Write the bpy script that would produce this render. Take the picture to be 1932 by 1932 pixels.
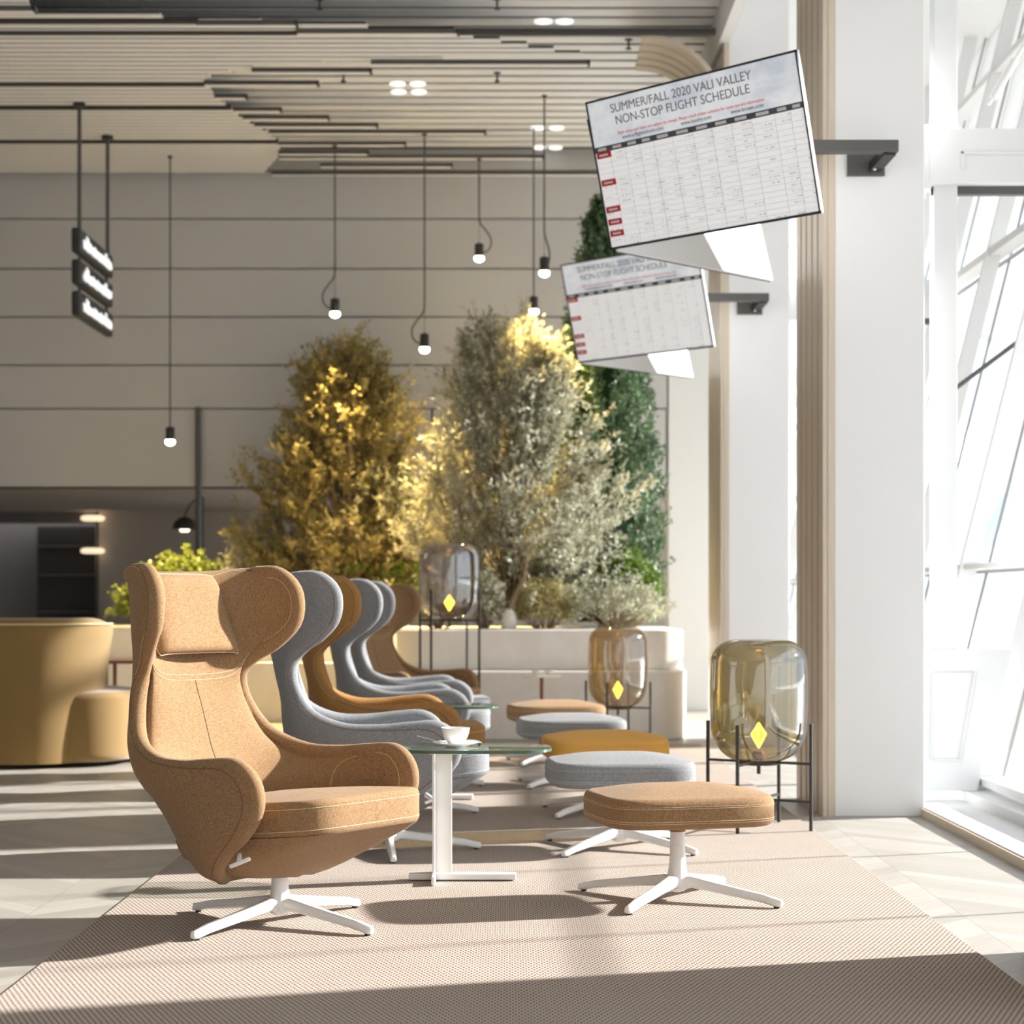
import bpy, math, random
import numpy as np
from mathutils import Vector, Matrix

for o in list(bpy.data.objects):
    bpy.data.objects.remove(o)
scn = bpy.context.scene
COL = scn.collection
PI = math.pi
R = math.radians

# ------------------------------------------------------------------ camera
cam_d = bpy.data.cameras.new('camera')
cam = bpy.data.objects.new('camera', cam_d)
COL.objects.link(cam)
cam.location = (0, 0, 1.035)
cam.rotation_euler = (R(90), 0, 0)
cam_d.sensor_width = 36
cam_d.lens = 3500 / 1932 * 36
cam_d.shift_y = (1135 - 966) / 1932
cam_d.shift_x = (966 - 960) / 1932
cam_d.clip_end = 200
cam_d.dof.use_dof = True
cam_d.dof.focus_distance = 6.0
cam_d.dof.aperture_fstop = 3.6
scn.camera = cam

# ------------------------------------------------------------------ world, sun, exposure
scn.view_settings.view_transform = 'Standard'
scn.view_settings.look = 'None'
scn.view_settings.gamma = 1
scn.view_settings.use_curve_mapping = False
scn.view_settings.exposure = 0.36

world = bpy.data.worlds.new('world')
scn.world = world
world.use_nodes = True
wn = world.node_tree
wn.nodes.clear()
w_out = wn.nodes.new('ShaderNodeOutputWorld')
w_bg = wn.nodes.new('ShaderNodeBackground')
w_tc = wn.nodes.new('ShaderNodeTexCoord')
w_map = wn.nodes.new('ShaderNodeMapping')
w_map.inputs['Scale'].default_value = (1.2, 1.2, 3.0)
w_noise = wn.nodes.new('ShaderNodeTexNoise')
w_noise.inputs['Scale'].default_value = 2.2
w_noise.inputs['Detail'].default_value = 5
w_ramp = wn.nodes.new('ShaderNodeValToRGB')
w_ramp.color_ramp.elements[0].position = 0.36
w_ramp.color_ramp.elements[0].color = (0.52, 0.72, 0.98, 1)
w_ramp.color_ramp.elements[1].position = 0.52
w_ramp.color_ramp.elements[1].color = (0.92, 0.965, 1.0, 1)
wn.links.new(w_tc.outputs['Generated'], w_map.inputs[0])
wn.links.new(w_map.outputs[0], w_noise.inputs['Vector'])
wn.links.new(w_noise.outputs['Fac'], w_ramp.inputs[0])
wn.links.new(w_ramp.outputs[0], w_bg.inputs[0])
w_bg.inputs[1].default_value = 1.65
wn.links.new(w_bg.outputs[0], w_out.inputs[0])

SUN_EL, SUN_AZ = R(24.5), R(16.5)
sd = bpy.data.lights.new('sun', 'SUN')
sd.energy = 12.5
sd.color = (1.0, 0.975, 0.94)
sd.angle = R(1.6)
sun = bpy.data.objects.new('sun', sd)
COL.objects.link(sun)
tosun = Vector((math.cos(SUN_EL) * math.cos(SUN_AZ), math.cos(SUN_EL) * math.sin(SUN_AZ), math.sin(SUN_EL)))
sun.rotation_euler = tosun.to_track_quat('Z', 'Y').to_euler()
sun.location = (14, 12, 9)


# ------------------------------------------------------------------ node helpers
def new_mat(name):
    m = bpy.data.materials.new(name)
    m.use_nodes = True
    nt = m.node_tree
    return m, nt, nt.nodes['Principled BSDF']


def nd(nt, t, **kw):
    n = nt.nodes.new(t)
    for k, v in kw.items():
        setattr(n, k, v)
    return n


def mth(nt, op, a, b=None, clamp=False):
    n = nd(nt, 'ShaderNodeMath', operation=op, use_clamp=clamp)
    for i, x in enumerate((a, b)):
        if x is None:
            continue
        if isinstance(x, (int, float)):
            n.inputs[i].default_value = x
        else:
            nt.links.new(x, n.inputs[i])
    return n.outputs[0]


def mixc(nt, fac, a, b, blend='MIX'):
    n = nd(nt, 'ShaderNodeMix', data_type='RGBA', blend_type=blend)
    for sock, x in ((n.inputs[0], fac), (n.inputs[6], a), (n.inputs[7], b)):
        if isinstance(x, (int, float)):
            sock.default_value = x
        elif isinstance(x, tuple):
            sock.default_value = (*x[:3], 1)
        else:
            nt.links.new(x, sock)
    return n.outputs[2]


def objco(nt, scale=(1, 1, 1)):
    tc = nd(nt, 'ShaderNodeTexCoord')
    mp = nd(nt, 'ShaderNodeMapping')
    mp.inputs['Scale'].default_value = scale
    nt.links.new(tc.outputs['Object'], mp.inputs[0])
    return mp.outputs[0]


def noise(nt, vec, scale, detail=3, rough=.5):
    n = nd(nt, 'ShaderNodeTexNoise')
    n.inputs['Scale'].default_value = scale
    n.inputs['Detail'].default_value = detail
    n.inputs['Roughness'].default_value = rough
    nt.links.new(vec, n.inputs['Vector'])
    return n.outputs['Fac']


def bump(nt, bsdf, h, strength=.3, dist=.002):
    b = nd(nt, 'ShaderNodeBump')
    b.inputs['Strength'].default_value = strength
    b.inputs['Distance'].default_value = dist
    nt.links.new(h, b.inputs['Height'])
    nt.links.new(b.outputs[0], bsdf.inputs['Normal'])


def plain(name, col, rough=.5, metal=0, var=.06, vscale=6, spec=.5, bmp=0):
    m, nt, b = new_mat(name)
    n = noise(nt, objco(nt), vscale, 4)
    lo = tuple(c * (1 - var) for c in col)
    hi = tuple(min(1, c * (1 + var)) for c in col)
    nt.links.new(mixc(nt, n, lo, hi), b.inputs['Base Color'])
    b.inputs['Roughness'].default_value = rough
    b.inputs['Metallic'].default_value = metal
    b.inputs['Specular IOR Level'].default_value = spec
    if bmp:
        bump(nt, b, noise(nt, objco(nt), vscale * 20, 3), bmp, .001)
    return m


def fabric(name, dark, light, sheen=.12):
    m, nt, b = new_mat(name)
    a = noise(nt, objco(nt, (1, 9, 9)), 75, 2)
    c = noise(nt, objco(nt, (9, 1.0, 9)), 75, 2)
    d = noise(nt, objco(nt, (9, 9, 1.0)), 75, 2)
    e = noise(nt, objco(nt), 600, 1)
    t = mth(nt, 'ADD', mth(nt, 'ADD', a, c), mth(nt, 'ADD', d, mth(nt, 'MULTIPLY', e, .6)))
    t = mth(nt, 'MULTIPLY', mth(nt, 'SUBTRACT', t, 1.35), 1.1, True)
    nt.links.new(mixc(nt, t, dark, light), b.inputs['Base Color'])
    b.inputs['Roughness'].default_value = .92
    b.inputs['Specular IOR Level'].default_value = .15
    b.inputs['Sheen Weight'].default_value = sheen
    b.inputs['Sheen Roughness'].default_value = .4
    b.inputs['Sheen Tint'].default_value = (1, .95, .88, 1)
    bump(nt, b, t, .45, .0015)
    return m


def emis(name, col, st):
    m, nt, b = new_mat(name)
    b.inputs['Base Color'].default_value = (*col, 1)
    b.inputs['Emission Color'].default_value = (*col, 1)
    b.inputs['Emission Strength'].default_value = st
    return m


def thin_glass(name, tint, ior=1.5, rough=0.0, gl=1.0):
    m = bpy.data.materials.new(name)
    m.use_nodes = True
    nt = m.node_tree
    nt.nodes.clear()
    out = nd(nt, 'ShaderNodeOutputMaterial')
    mx = nd(nt, 'ShaderNodeMixShader')
    tr = nd(nt, 'ShaderNodeBsdfTransparent')
    tr.inputs[0].default_value = (*tint, 1)
    g = nd(nt, 'ShaderNodeBsdfGlossy')
    g.inputs['Roughness'].default_value = rough
    g.inputs[0].default_value = (1, 1, 1, 1)
    geo = nd(nt, 'ShaderNodeNewGeometry')
    dp = nd(nt, 'ShaderNodeVectorMath', operation='DOT_PRODUCT')
    nt.links.new(geo.outputs['Normal'], dp.inputs[0])
    nt.links.new(geo.outputs['Incoming'], dp.inputs[1])
    f0 = ((ior - 1) / (ior + 1)) ** 2
    pw = mth(nt, 'POWER', mth(nt, 'SUBTRACT', 1.0, mth(nt, 'ABSOLUTE', dp.outputs['Value']), True), 4.0)
    nt.links.new(mth(nt, 'ADD', mth(nt, 'MULTIPLY', pw, (1 - f0) * .8 * gl), f0 * gl, True), mx.inputs[0])
    nt.links.new(tr.outputs[0], mx.inputs[1])
    nt.links.new(g.outputs[0], mx.inputs[2])
    nt.links.new(mx.outputs[0], out.inputs[0])
    return m


M = {}
M['tan'] = fabric('tan_fabric', (.135, .060, .020), (.42, .272, .15))
M['ochre'] = fabric('ochre_fabric', (.20, .085, .02), (.45, .24, .085))
M['tan_gold_lit'] = fabric('gold_lit_tan_fabric', (.66, .33, .06), (.88, .50, .13))  # tan cloth coloured golden for the warm light falling on it
M['grey'] = fabric('grey_fabric', (.115, .115, .119), (.335, .338, .35))
M['thread'] = plain('pale_thread', (.55, .41, .25), .8)
M['thread_grey'] = plain('grey_thread', (.36, .37, .39), .8)
M['thread_dark'] = plain('dark_piping', (.17, .10, .05), .9)
M['white_metal'] = plain('white_lacquer', (.84, .83, .81), .28, 0, .02)
M['rubber'] = plain('black_rubber', (.03, .03, .03), .7)
M['black'] = plain('black_metal', (.035, .034, .033), .42, .3)
M['dark_steel'] = plain('dark_steel', (.10, .097, .092), .45, .5)
M['gasket'] = plain('grey_gasket', (.25, .25, .25), .6)
M['porcelain'] = plain('porcelain', (.88, .87, .85), .12, 0, .01)
M['chrome'] = plain('steel', (.6, .6, .6), .25, 1.0)
M['amber_glass'] = thin_glass('olive_amber_glass', (.54, .47, .28), 2.5)
M['honey_glass'] = thin_glass('honey_glass', (.62, .49, .29), 2.3)
M['smoke_glass'] = thin_glass('smoke_glass', (.58, .53, .49), 2.6)
M['pane'] = thin_glass('window_glass', (.97, .98, .98), 1.35)
M['table_glass'] = thin_glass('table_glass', (.90, .95, .92), 1.5)
M['glass_edge'] = plain('green_glass_edge', (.05, .12, .08), .1)
M['filament'] = emis('glowing_filament', (1.0, .42, .035), 2.6)
M['filament_core'] = emis('glowing_filament_tube', (1.0, .60, .08), 7)
M['bulb'] = emis('white_bulb', (1.0, .86, .66), 14)
M['lens'] = emis('frosted_lens', (.95, .93, .9), .8)
M['wall'] = plain('wall_panel', (.52, .512, .512), .75, 0, .04, .8)
M['recess'] = plain('recess_plaster', (.42, .375, .33), .8, 0, .04, .8)
M['dark'] = plain('dark_joint_and_gap_shade', (.055, .05, .047), .8)  # for joints; also painted shade in the ceiling gaps
M['charcoal'] = plain('charcoal_panel', (.19, .175, .17), .9, spec=.05)
M['column'] = plain('white_plaster', (.76, .755, .755), .7, 0, .02, 1.5)
M['white'] = plain('white_paint', (.70, .705, .71), .45, 0, .015, 2)
M['slat'] = plain('ceiling_slat', (.86, .855, .85), .6, 0, .03, 1)
M['ceil_dark'] = plain('ceiling_void_shade', (.10, .095, .09), .9)  # dark tone for shaded slat gaps and baffle faces
M['soil'] = plain('soil', (.08, .055, .035), .95, 0, .3, 30, bmp=.8)
M['velvet'] = plain('olive_velvet', (.24, .145, .045), .85, 0, .14, 3, .2)
M['velvet'].node_tree.nodes['Principled BSDF'].inputs['Sheen Weight'].default_value = .5
M['bark'] = plain('bark', (.27, .20, .13), .9, 0, .25, 25, bmp=.6)
M['brown_wood'] = plain('brown_wood', (.22, .10, .05), .5, 0, .15, 9)
M['apron'] = plain('pale_concrete', (.85, .85, .84), .9, 0, .03, .5)
M['skirting'] = plain('pale_oak_edge', (.72, .62, .50), .6)
M['screen_ink'] = plain('grey_ink', (.22, .23, .25), .6)
M['screen_faint'] = plain('faint_grey_ink', (.55, .56, .58), .6)
M['screen_red'] = plain('red_ink', (.62, .02, .035), .6)
M['screen_redtext'] = plain('pale_red_ink', (.85, .22, .2), .6)
M['screen_slate'] = plain('slate_ink', (.075, .085, .11), .6)
M['bezel'] = plain('black_bezel', (.03, .03, .035), .35)


def ribwood():
    m, nt, b = new_mat('pale_rib_wood')
    n = noise(nt, objco(nt, (14, 14, .6)), 6, 4)
    nt.links.new(mixc(nt, n, (.50, .42, .33), (.66, .57, .46)), b.inputs['Base Color'])
    b.inputs['Roughness'].default_value = .45
    return m


M['rib'] = ribwood()


def leafmat(name, a, b2, transl=.35, c=None):
    m, nt, b = new_mat(name)
    n = noise(nt, objco(nt), 3.5, 3)
    n2 = noise(nt, objco(nt), 40, 1)
    col = mixc(nt, mth(nt, 'MULTIPLY', mth(nt, 'SUBTRACT', mth(nt, 'ADD', n, n2), .6), 2.2, True), a, b2)
    nt.links.new(col, b.inputs['Base Color'])
    b.inputs['Roughness'].default_value = .5
    out = nt.nodes['Material Output']
    tl = nd(nt, 'ShaderNodeBsdfTranslucent')
    nt.links.new(col, tl.inputs[0])
    mx = nd(nt, 'ShaderNodeMixShader')
    mx.inputs[0].default_value = transl
    nt.links.new(b.outputs[0], mx.inputs[1])
    nt.links.new(tl.outputs[0], mx.inputs[2])
    nt.links.new(mx.outputs[0], out.inputs[0])
    return m


M['olive_leaf'] = leafmat('olive_leaf', (.09, .08, .03), (.42, .36, .15))
M['silver_leaf'] = leafmat('silver_leaf', (.09, .095, .055), (.52, .51, .38))
M['cypress_leaf'] = leafmat('cypress_leaf', (.035, .075, .03), (.12, .19, .09), .15)
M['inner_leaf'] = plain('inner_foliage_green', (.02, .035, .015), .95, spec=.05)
M['green_leaf'] = leafmat('green_leaf', (.05, .09, .015), (.24, .29, .06), .4)
M['dark_leaf'] = leafmat('dark_leaf', (.05, .09, .015), (.16, .24, .035), .3)


def stone():
    m, nt, b = new_mat('cream_stone')
    co = objco(nt)
    n = noise(nt, co, 1.3, 8, .65)
    v = mth(nt, 'ABSOLUTE', mth(nt, 'SUBTRACT', n, .5))
    vein = mth(nt, 'SUBTRACT', 1.0, mth(nt, 'MULTIPLY', v, 28, True))
    base = mixc(nt, noise(nt, co, 5, 4), (.74, .70, .64), (.84, .81, .765))
    nt.links.new(mixc(nt, mth(nt, 'MULTIPLY', vein, .35), base, (.88, .86, .82)), b.inputs['Base Color'])
    b.inputs['Roughness'].default_value = .5
    return m


M['stone'] = stone()


def floor_mat():
    m, nt, b = new_mat('pale_chevron_oak')
    tc = nd(nt, 'ShaderNodeTexCoord')
    sp = nd(nt, 'ShaderNodeSeparateXYZ')
    nt.links.new(tc.outputs['Object'], sp.inputs[0])
    X, Y = sp.outputs[0], sp.outputs[1]
    W, P = .617, .132
    u = mth(nt, 'DIVIDE', mth(nt, 'SUBTRACT', X, 1.495 - 10 * W), W)
    strip = mth(nt, 'FLOOR', u)
    par = mth(nt, 'MODULO', mth(nt, 'ABSOLUTE', strip), 2)           # 0 or 1
    sgn = mth(nt, 'SUBTRACT', mth(nt, 'MULTIPLY', par, 2), 1)        # strip 10 (right of 1.495): -1
    fx = mth(nt, 'MULTIPLY', mth(nt, 'SUBTRACT', u, strip), W)
    v = mth(nt, 'ADD', mth(nt, 'SUBTRACT', Y, mth(nt, 'MULTIPLY', fx, mth(nt, 'MULTIPLY', sgn, 1.0))), 50)
    q = mth(nt, 'DIVIDE', v, P)
    idx = mth(nt, 'FLOOR', q)
    fr = mth(nt, 'SUBTRACT', q, idx)
    cb = nd(nt, 'ShaderNodeCombineXYZ')
    nt.links.new(strip, cb.inputs[0])
    nt.links.new(idx, cb.inputs[1])
    wnz = nd(nt, 'ShaderNodeTexWhiteNoise', noise_dimensions='3D')
    nt.links.new(cb.outputs[0], wnz.inputs['Vector'])
    cb2 = nd(nt, 'ShaderNodeCombineXYZ')
    nt.links.new(mth(nt, 'MULTIPLY', fx, 3.0), cb2.inputs[0])
    nt.links.new(mth(nt, 'MULTIPLY', v, 34), cb2.inputs[1])
    nt.links.new(mth(nt, 'MULTIPLY', idx, 7.3), cb2.inputs[2])
    grain = noise(nt, cb2.outputs[0], 1.6, 5, .6)
    t = mth(nt, 'ADD', mth(nt, 'MULTIPLY', wnz.outputs['Value'], .5), mth(nt, 'MULTIPLY', grain, .55))
    col = mixc(nt, t, (.28, .25, .215), (.46, .43, .39))
    j1 = mth(nt, 'LESS_THAN', fr, .022)
    uf = mth(nt, 'SUBTRACT', u, strip)
    j2 = mth(nt, 'LESS_THAN', uf, .006)
    j = mth(nt, 'MAXIMUM', j1, j2)
    nt.links.new(mixc(nt, mth(nt, 'MULTIPLY', j, .55), col, (.2, .16, .12)), b.inputs['Base Color'])
    b.inputs['Roughness'].default_value = .42
    bump(nt, b, mth(nt, 'SUBTRACT', 1, j), .3, .001)
    return m


def rug_mat():
    m, nt, b = new_mat('woven_rug')
    tc = nd(nt, 'ShaderNodeTexCoord')
    sp = nd(nt, 'ShaderNodeSeparateXYZ')
    nt.links.new(tc.outputs['Object'], sp.inputs[0])
    wob = mth(nt, 'MULTIPLY', noise(nt, objco(nt), 60, 2), .9)
    sx = mth(nt, 'SINE', mth(nt, 'ADD', mth(nt, 'MULTIPLY', sp.outputs[0], 2 * PI / .0152), wob))
    sy = mth(nt, 'SINE', mth(nt, 'ADD', mth(nt, 'MULTIPLY', sp.outputs[1], 2 * PI / .036), wob))
    pr = mth(nt, 'MULTIPLY', sx, sy)
    mask = mth(nt, 'MULTIPLY', mth(nt, 'SUBTRACT', pr, .08), 2.4, True)
    n = noise(nt, objco(nt), 3, 3)
    light = mixc(nt, n, (.415, .365, .32), (.475, .425, .38))
    nt.links.new(mixc(nt, mask, light, (.15, .068, .03)), b.inputs['Base Color'])
    b.inputs['Roughness'].default_value = .95
    b.inputs['Specular IOR Level'].default_value = .1
    bump(nt, b, mth(nt, 'SUBTRACT', 1, mask), .15, .001)
    return m


M['floor'] = floor_mat()
M['rug'] = rug_mat()


def screen_mat():
    m, nt, b = new_mat('screen_picture')
    tc = nd(nt, 'ShaderNodeTexCoord')
    sp = nd(nt, 'ShaderNodeSeparateXYZ')
    nt.links.new(tc.outputs['Object'], sp.inputs[0])
    n = noise(nt, objco(nt, (1, 1, 1.6)), 3.2, 5, .6)
    cl = mixc(nt, mth(nt, 'MULTIPLY', mth(nt, 'SUBTRACT', n, .35), 3.2, True), (.50, .55, .63), (.80, .82, .85))
    top = mth(nt, 'GREATER_THAN', sp.outputs[2], .135)
    row = mth(nt, 'DIVIDE', mth(nt, 'SUBTRACT', .108, sp.outputs[2]), .0255)
    ri = mth(nt, 'FLOOR', row)
    rf = mth(nt, 'SUBTRACT', row, ri)
    cq = mth(nt, 'DIVIDE', mth(nt, 'ADD', sp.outputs[0], .515), .108)
    ci = mth(nt, 'FLOOR', cq)
    cf = mth(nt, 'SUBTRACT', cq, ci)
    cv = nd(nt, 'ShaderNodeCombineXYZ')
    nt.links.new(ri, cv.inputs[0]); nt.links.new(ci, cv.inputs[1])
    wz = nd(nt, 'ShaderNodeTexWhiteNoise', noise_dimensions='3D')
    nt.links.new(cv.outputs[0], wz.inputs['Vector'])
    on = mth(nt, 'GREATER_THAN', wz.outputs['Value'], .45)
    on = mth(nt, 'MULTIPLY', on, mth(nt, 'LESS_THAN', mth(nt, 'ABSOLUTE', mth(nt, 'SUBTRACT', rf, .5)), .17))
    on = mth(nt, 'MULTIPLY', on, mth(nt, 'LESS_THAN', mth(nt, 'ABSOLUTE', mth(nt, 'SUBTRACT', cf, .5)), .27))
    on = mth(nt, 'MULTIPLY', on, mth(nt, 'GREATER_THAN', noise(nt, objco(nt, (1, 1, .3)), 95, 1), .47))
    on = mth(nt, 'MULTIPLY', on, mth(nt, 'GREATER_THAN', row, 0))
    body = mixc(nt, mth(nt, 'MULTIPLY', on, .45), (.77, .78, .80), (.25, .26, .28))
    col = mixc(nt, top, body, cl)
    nt.links.new(col, b.inputs['Base Color'])
    nt.links.new(col, b.inputs['Emission Color'])
    b.inputs['Emission Strength'].default_value = .35
    b.inputs['Roughness'].default_value = .35
    return m


M['screen'] = screen_mat()


# ------------------------------------------------------------------ mesh helpers
class MB:
    def __init__(s):
        s.v, s.f, s.mi = [], [], []

    def add(s, vs, fs, mi=0):
        n = len(s.v)
        s.v += [tuple(p) for p in vs]
        s.f += [tuple(i + n for i in f) for f in fs]
        s.mi += [mi] * len(fs)
        return s

    def box(s, x0, x1, y0, y1, z0, z1, mi=0):
        vs = [(x, y, z) for z in (z0, z1) for y in (y0, y1) for x in (x0, x1)]
        return s.add(vs, [(0, 2, 3, 1), (4, 5, 7, 6), (0, 1, 5, 4), (2, 6, 7, 3), (0, 4, 6, 2), (1, 3, 7, 5)], mi)

    def obox(s, p0, p1, w, h, up=(0, 0, 1), mi=0):
        """box bar from p0 to p1, w across, h along up"""
        p0, p1, up = Vector(p0), Vector(p1), Vector(up)
        d = (p1 - p0).normalized()
        sd_ = d.cross(up).normalized()
        u = sd_.cross(d).normalized()
        vs = []
        for p in (p0, p1):
            for a, b in ((-1, -1), (1, -1), (1, 1), (-1, 1)):
                vs.append(p + sd_ * a * w / 2 + u * b * h / 2)
        return s.add(vs, [(3, 2, 1, 0), (4, 5, 6, 7), (0, 1, 5, 4), (1, 2, 6, 5), (2, 3, 7, 6), (3, 0, 4, 7)], mi)

    def tube(s, pts, r, seg=10, closed=False, mi=0, cap=True):
        pts = [Vector(p) for p in pts]
        n = len(pts)
        rs = r if isinstance(r, (list, tuple)) else [r] * n
        vs, fs = [], []
        prev = None
        for i, p in enumerate(pts):
            if closed:
                d = pts[(i + 1) % n] - pts[i - 1]
            else:
                d = pts[min(i + 1, n - 1)] - pts[max(i - 1, 0)]
            if d.length < 1e-9:
                d = Vector((0, 0, 1))
            d.normalize()
            if prev is None:
                a = Vector((0, 0, 1)) if abs(d.z) < .9 else Vector((1, 0, 0))
                prev = d.cross(a).normalized()
            else:
                prev = (prev - d * prev.dot(d))
                prev = prev.normalized() if prev.length > 1e-6 else d.orthogonal().normalized()
            b = d.cross(prev)
            for k in range(seg):
                t = 2 * PI * k / seg
                vs.append(p + (prev * math.cos(t) + b * math.sin(t)) * rs[i])
        m = n if closed else n - 1
        for i in range(m):
            for k in range(seg):
                a0, a1 = i * seg + k, i * seg + (k + 1) % seg
                b0, b1 = ((i + 1) % n) * seg + k, ((i + 1) % n) * seg + (k + 1) % seg
                fs.append((a0, a1, b1, b0))
        if cap and not closed:
            fs.append(tuple(range(seg))[::-1])
            fs.append(tuple((n - 1) * seg + k for k in range(seg)))
        return s.add(vs, fs, mi)

    def lathe(s, prof, seg=40, c=(0, 0, 0), mi=0, close=True):
        vs, fs = [], []
        n = len(prof)
        for r, z in prof:
            for k in range(seg):
                t = 2 * PI * k / seg
                vs.append((c[0] + r * math.cos(t), c[1] + r * math.sin(t), c[2] + z))
        for i in range(n - 1):
            for k in range(seg):
                k1 = (k + 1) % seg
                fs.append((i * seg + k, i * seg + k1, (i + 1) * seg + k1, (i + 1) * seg + k))
        if close:
            fs.append(tuple(range(seg))[::-1])
            fs.append(tuple((n - 1) * seg + k for k in range(seg)))
        return s.add(vs, fs, mi)

    def loft(s, rings, cap=True, mi=0):
        n = len(rings[0])
        vs = [p for r in rings for p in r]
        fs = []
        for i in range(len(rings) - 1):
            for k in range(n):
                k1 = (k + 1) % n
                fs.append((i * n + k, i * n + k1, (i + 1) * n + k1, (i + 1) * n + k))
        if cap:
            fs.append(tuple(range(n))[::-1])
            fs.append(tuple((len(rings) - 1) * n + k for k in range(n)))
        return s.add(vs, fs, mi)

    def build(s, name, mat, parent=None, smooth=True, bevel=0, seg=2, angle=35):
        me = bpy.data.meshes.new(name)
        me.from_pydata(s.v, [], s.f)
        mats = mat if isinstance(mat, (list, tuple)) else [mat]
        for m in mats:
            me.materials.append(m)
        if len(mats) > 1:
            me.polygons.foreach_set('material_index', s.mi)
        me.polygons.foreach_set('use_smooth', [smooth] * len(me.polygons))
        me.update()
        if smooth:
            me.set_sharp_from_angle(angle=R(angle))
        o = bpy.data.objects.new(name, me)
        COL.objects.link(o)
        o.parent = parent
        if bevel:
            b = o.modifiers.new('bevel', 'BEVEL')
            b.width = bevel
            b.segments = seg
            b.limit_method = 'ANGLE'
        return o


def tag(o, label=None, cat=None, group=None, kind=None):
    if label: o['label'] = label
    if cat: o['category'] = cat
    if group: o['group'] = group
    if kind: o['kind'] = kind
    return o


def thing(name, label, cat, loc=(0, 0, 0), rz=0, group=None):
    o = bpy.data.objects.new(name, None)
    o.empty_display_size = .1
    COL.objects.link(o)
    o.location = loc
    o.rotation_euler = (0, 0, rz)
    return tag(o, label, cat, group)


def kids(o):
    return [c for c in bpy.data.objects if c.parent == o]


def copy_tree(o, parent=None):
    c = o.copy()
    COL.objects.link(c)
    if parent is not None:
        c.parent = parent
    for ch in kids(o):
        copy_tree(ch, c)
    return c


def struct(o):
    o['kind'] = 'structure'
    return o


def catmull(P, t):
    """P array (n,k); t in [0,n-1]"""
    n = len(P)
    i = int(min(max(math.floor(t), 0), n - 2))
    f = t - i
    p0 = P[i - 1] if i > 0 else 2 * P[0] - P[1]
    p3 = P[i + 2] if i + 2 < n else 2 * P[-1] - P[-2]
    p1, p2 = P[i], P[i + 1]
    return .5 * ((2 * p1) + (-p0 + p2) * f + (2 * p0 - 5 * p1 + 4 * p2 - p3) * f * f + (-p0 + 3 * p1 - 3 * p2 + p3) * f ** 3)


def sgnpow(x, p):
    return math.copysign(abs(x) ** p, x)


# ================================================================== SETTING
MB().box(-9, 30, -6, 24, -.12, 0).build('floor', M['floor'], smooth=False)
struct(bpy.data.objects['floor'])
g_ = MB().box(30.01, 90, -60, 90, -.3, -.1).build('ground', M['apron'], smooth=False)
struct(g_)

COLY = [4.62, 8.92, 13.22, 17.52]       # near faces of the columns
WALLY = 17.5

# back wall: panels with open joints over a dark backing
mb = MB()
rows = [2.115, 2.855, 3.265, 3.72, 4.175, 4.645, 5.10, 6.6]
for a, b in zip(rows[:-1], rows[1:]):
    xs = [-9, -2.94, -.725, 1.49] if a == rows[0] else [-9, 1.49]
    for x0, x1 in zip(xs[:-1], xs[1:]):
        gx = .009 if a == rows[0] else 0
        mb.box(x0 + gx, x1 - gx, WALLY, WALLY + .10, a + .007, b - .007)
mb.box(-9, 1.49, WALLY + .06, WALLY + .30, 2.115, 6.6, 1)
w = struct(mb.build('wall_back', [M['wall'], M['dark']], smooth=False))
mb = MB()
mb.box(-9, 2.6, WALLY + .30, 22.4, 2.115, 2.4)
struct(mb.build('wall_recess_top', M['recess'], smooth=False))
mb = MB().box(-4.95, 2.3, 22.3, 22.5, 0, 2.115)
struct(mb.build('wall_recess', M['recess'], smooth=False))
mb = MB().box(-9, -4.95, 22.9, 23.1, 0, 2.115)
mb.box(-4.97, -4.93, 22.3, 23.1, 0, 2.115)
mb.box(-9, -4.95, 22.3, 22.45, 1.98, 2.115)
struct(mb.build('wall_recess_dark', M['charcoal'], smooth=False))
struct(MB().box(-9.2, -9, -6, 24, 0, 7).build('wall_left', M['wall'], smooth=False))
struct(MB().box(-9.2, 3.0, -6.2, -6, 0, 7).build('wall_rear', M['wall'], smooth=False))
struct(MB().box(1.49, 1.6, WALLY + .1, 24, 2.115, 7).build('wall_corner', M['column'], smooth=False))

# ceiling: void plate, upper slats, lower slats
struct(MB().box(-9, 1.52, -6, 17.5, 6.2, 6.4).build('ceiling', M['ceil_dark'], smooth=False))
mb = MB()
y = -5.8
while y < 17.3:
    mb.box(-9, 1.5, y, y + .155, 5.29, 5.30)
    y += .215
struct(mb.build('ceiling_upper_slats', M['slat'], smooth=False))
struct(MB().box(-9, 1.5, -6, 17.5, 5.303, 5.36).build('ceiling_backing', M['ceil_dark'], smooth=False))  # dark sheet close above the slats, colours their gaps as shaded


def yD(py, z=5.05):
    return 3500 * (z - 1.035) / (1135 - py)


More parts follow.
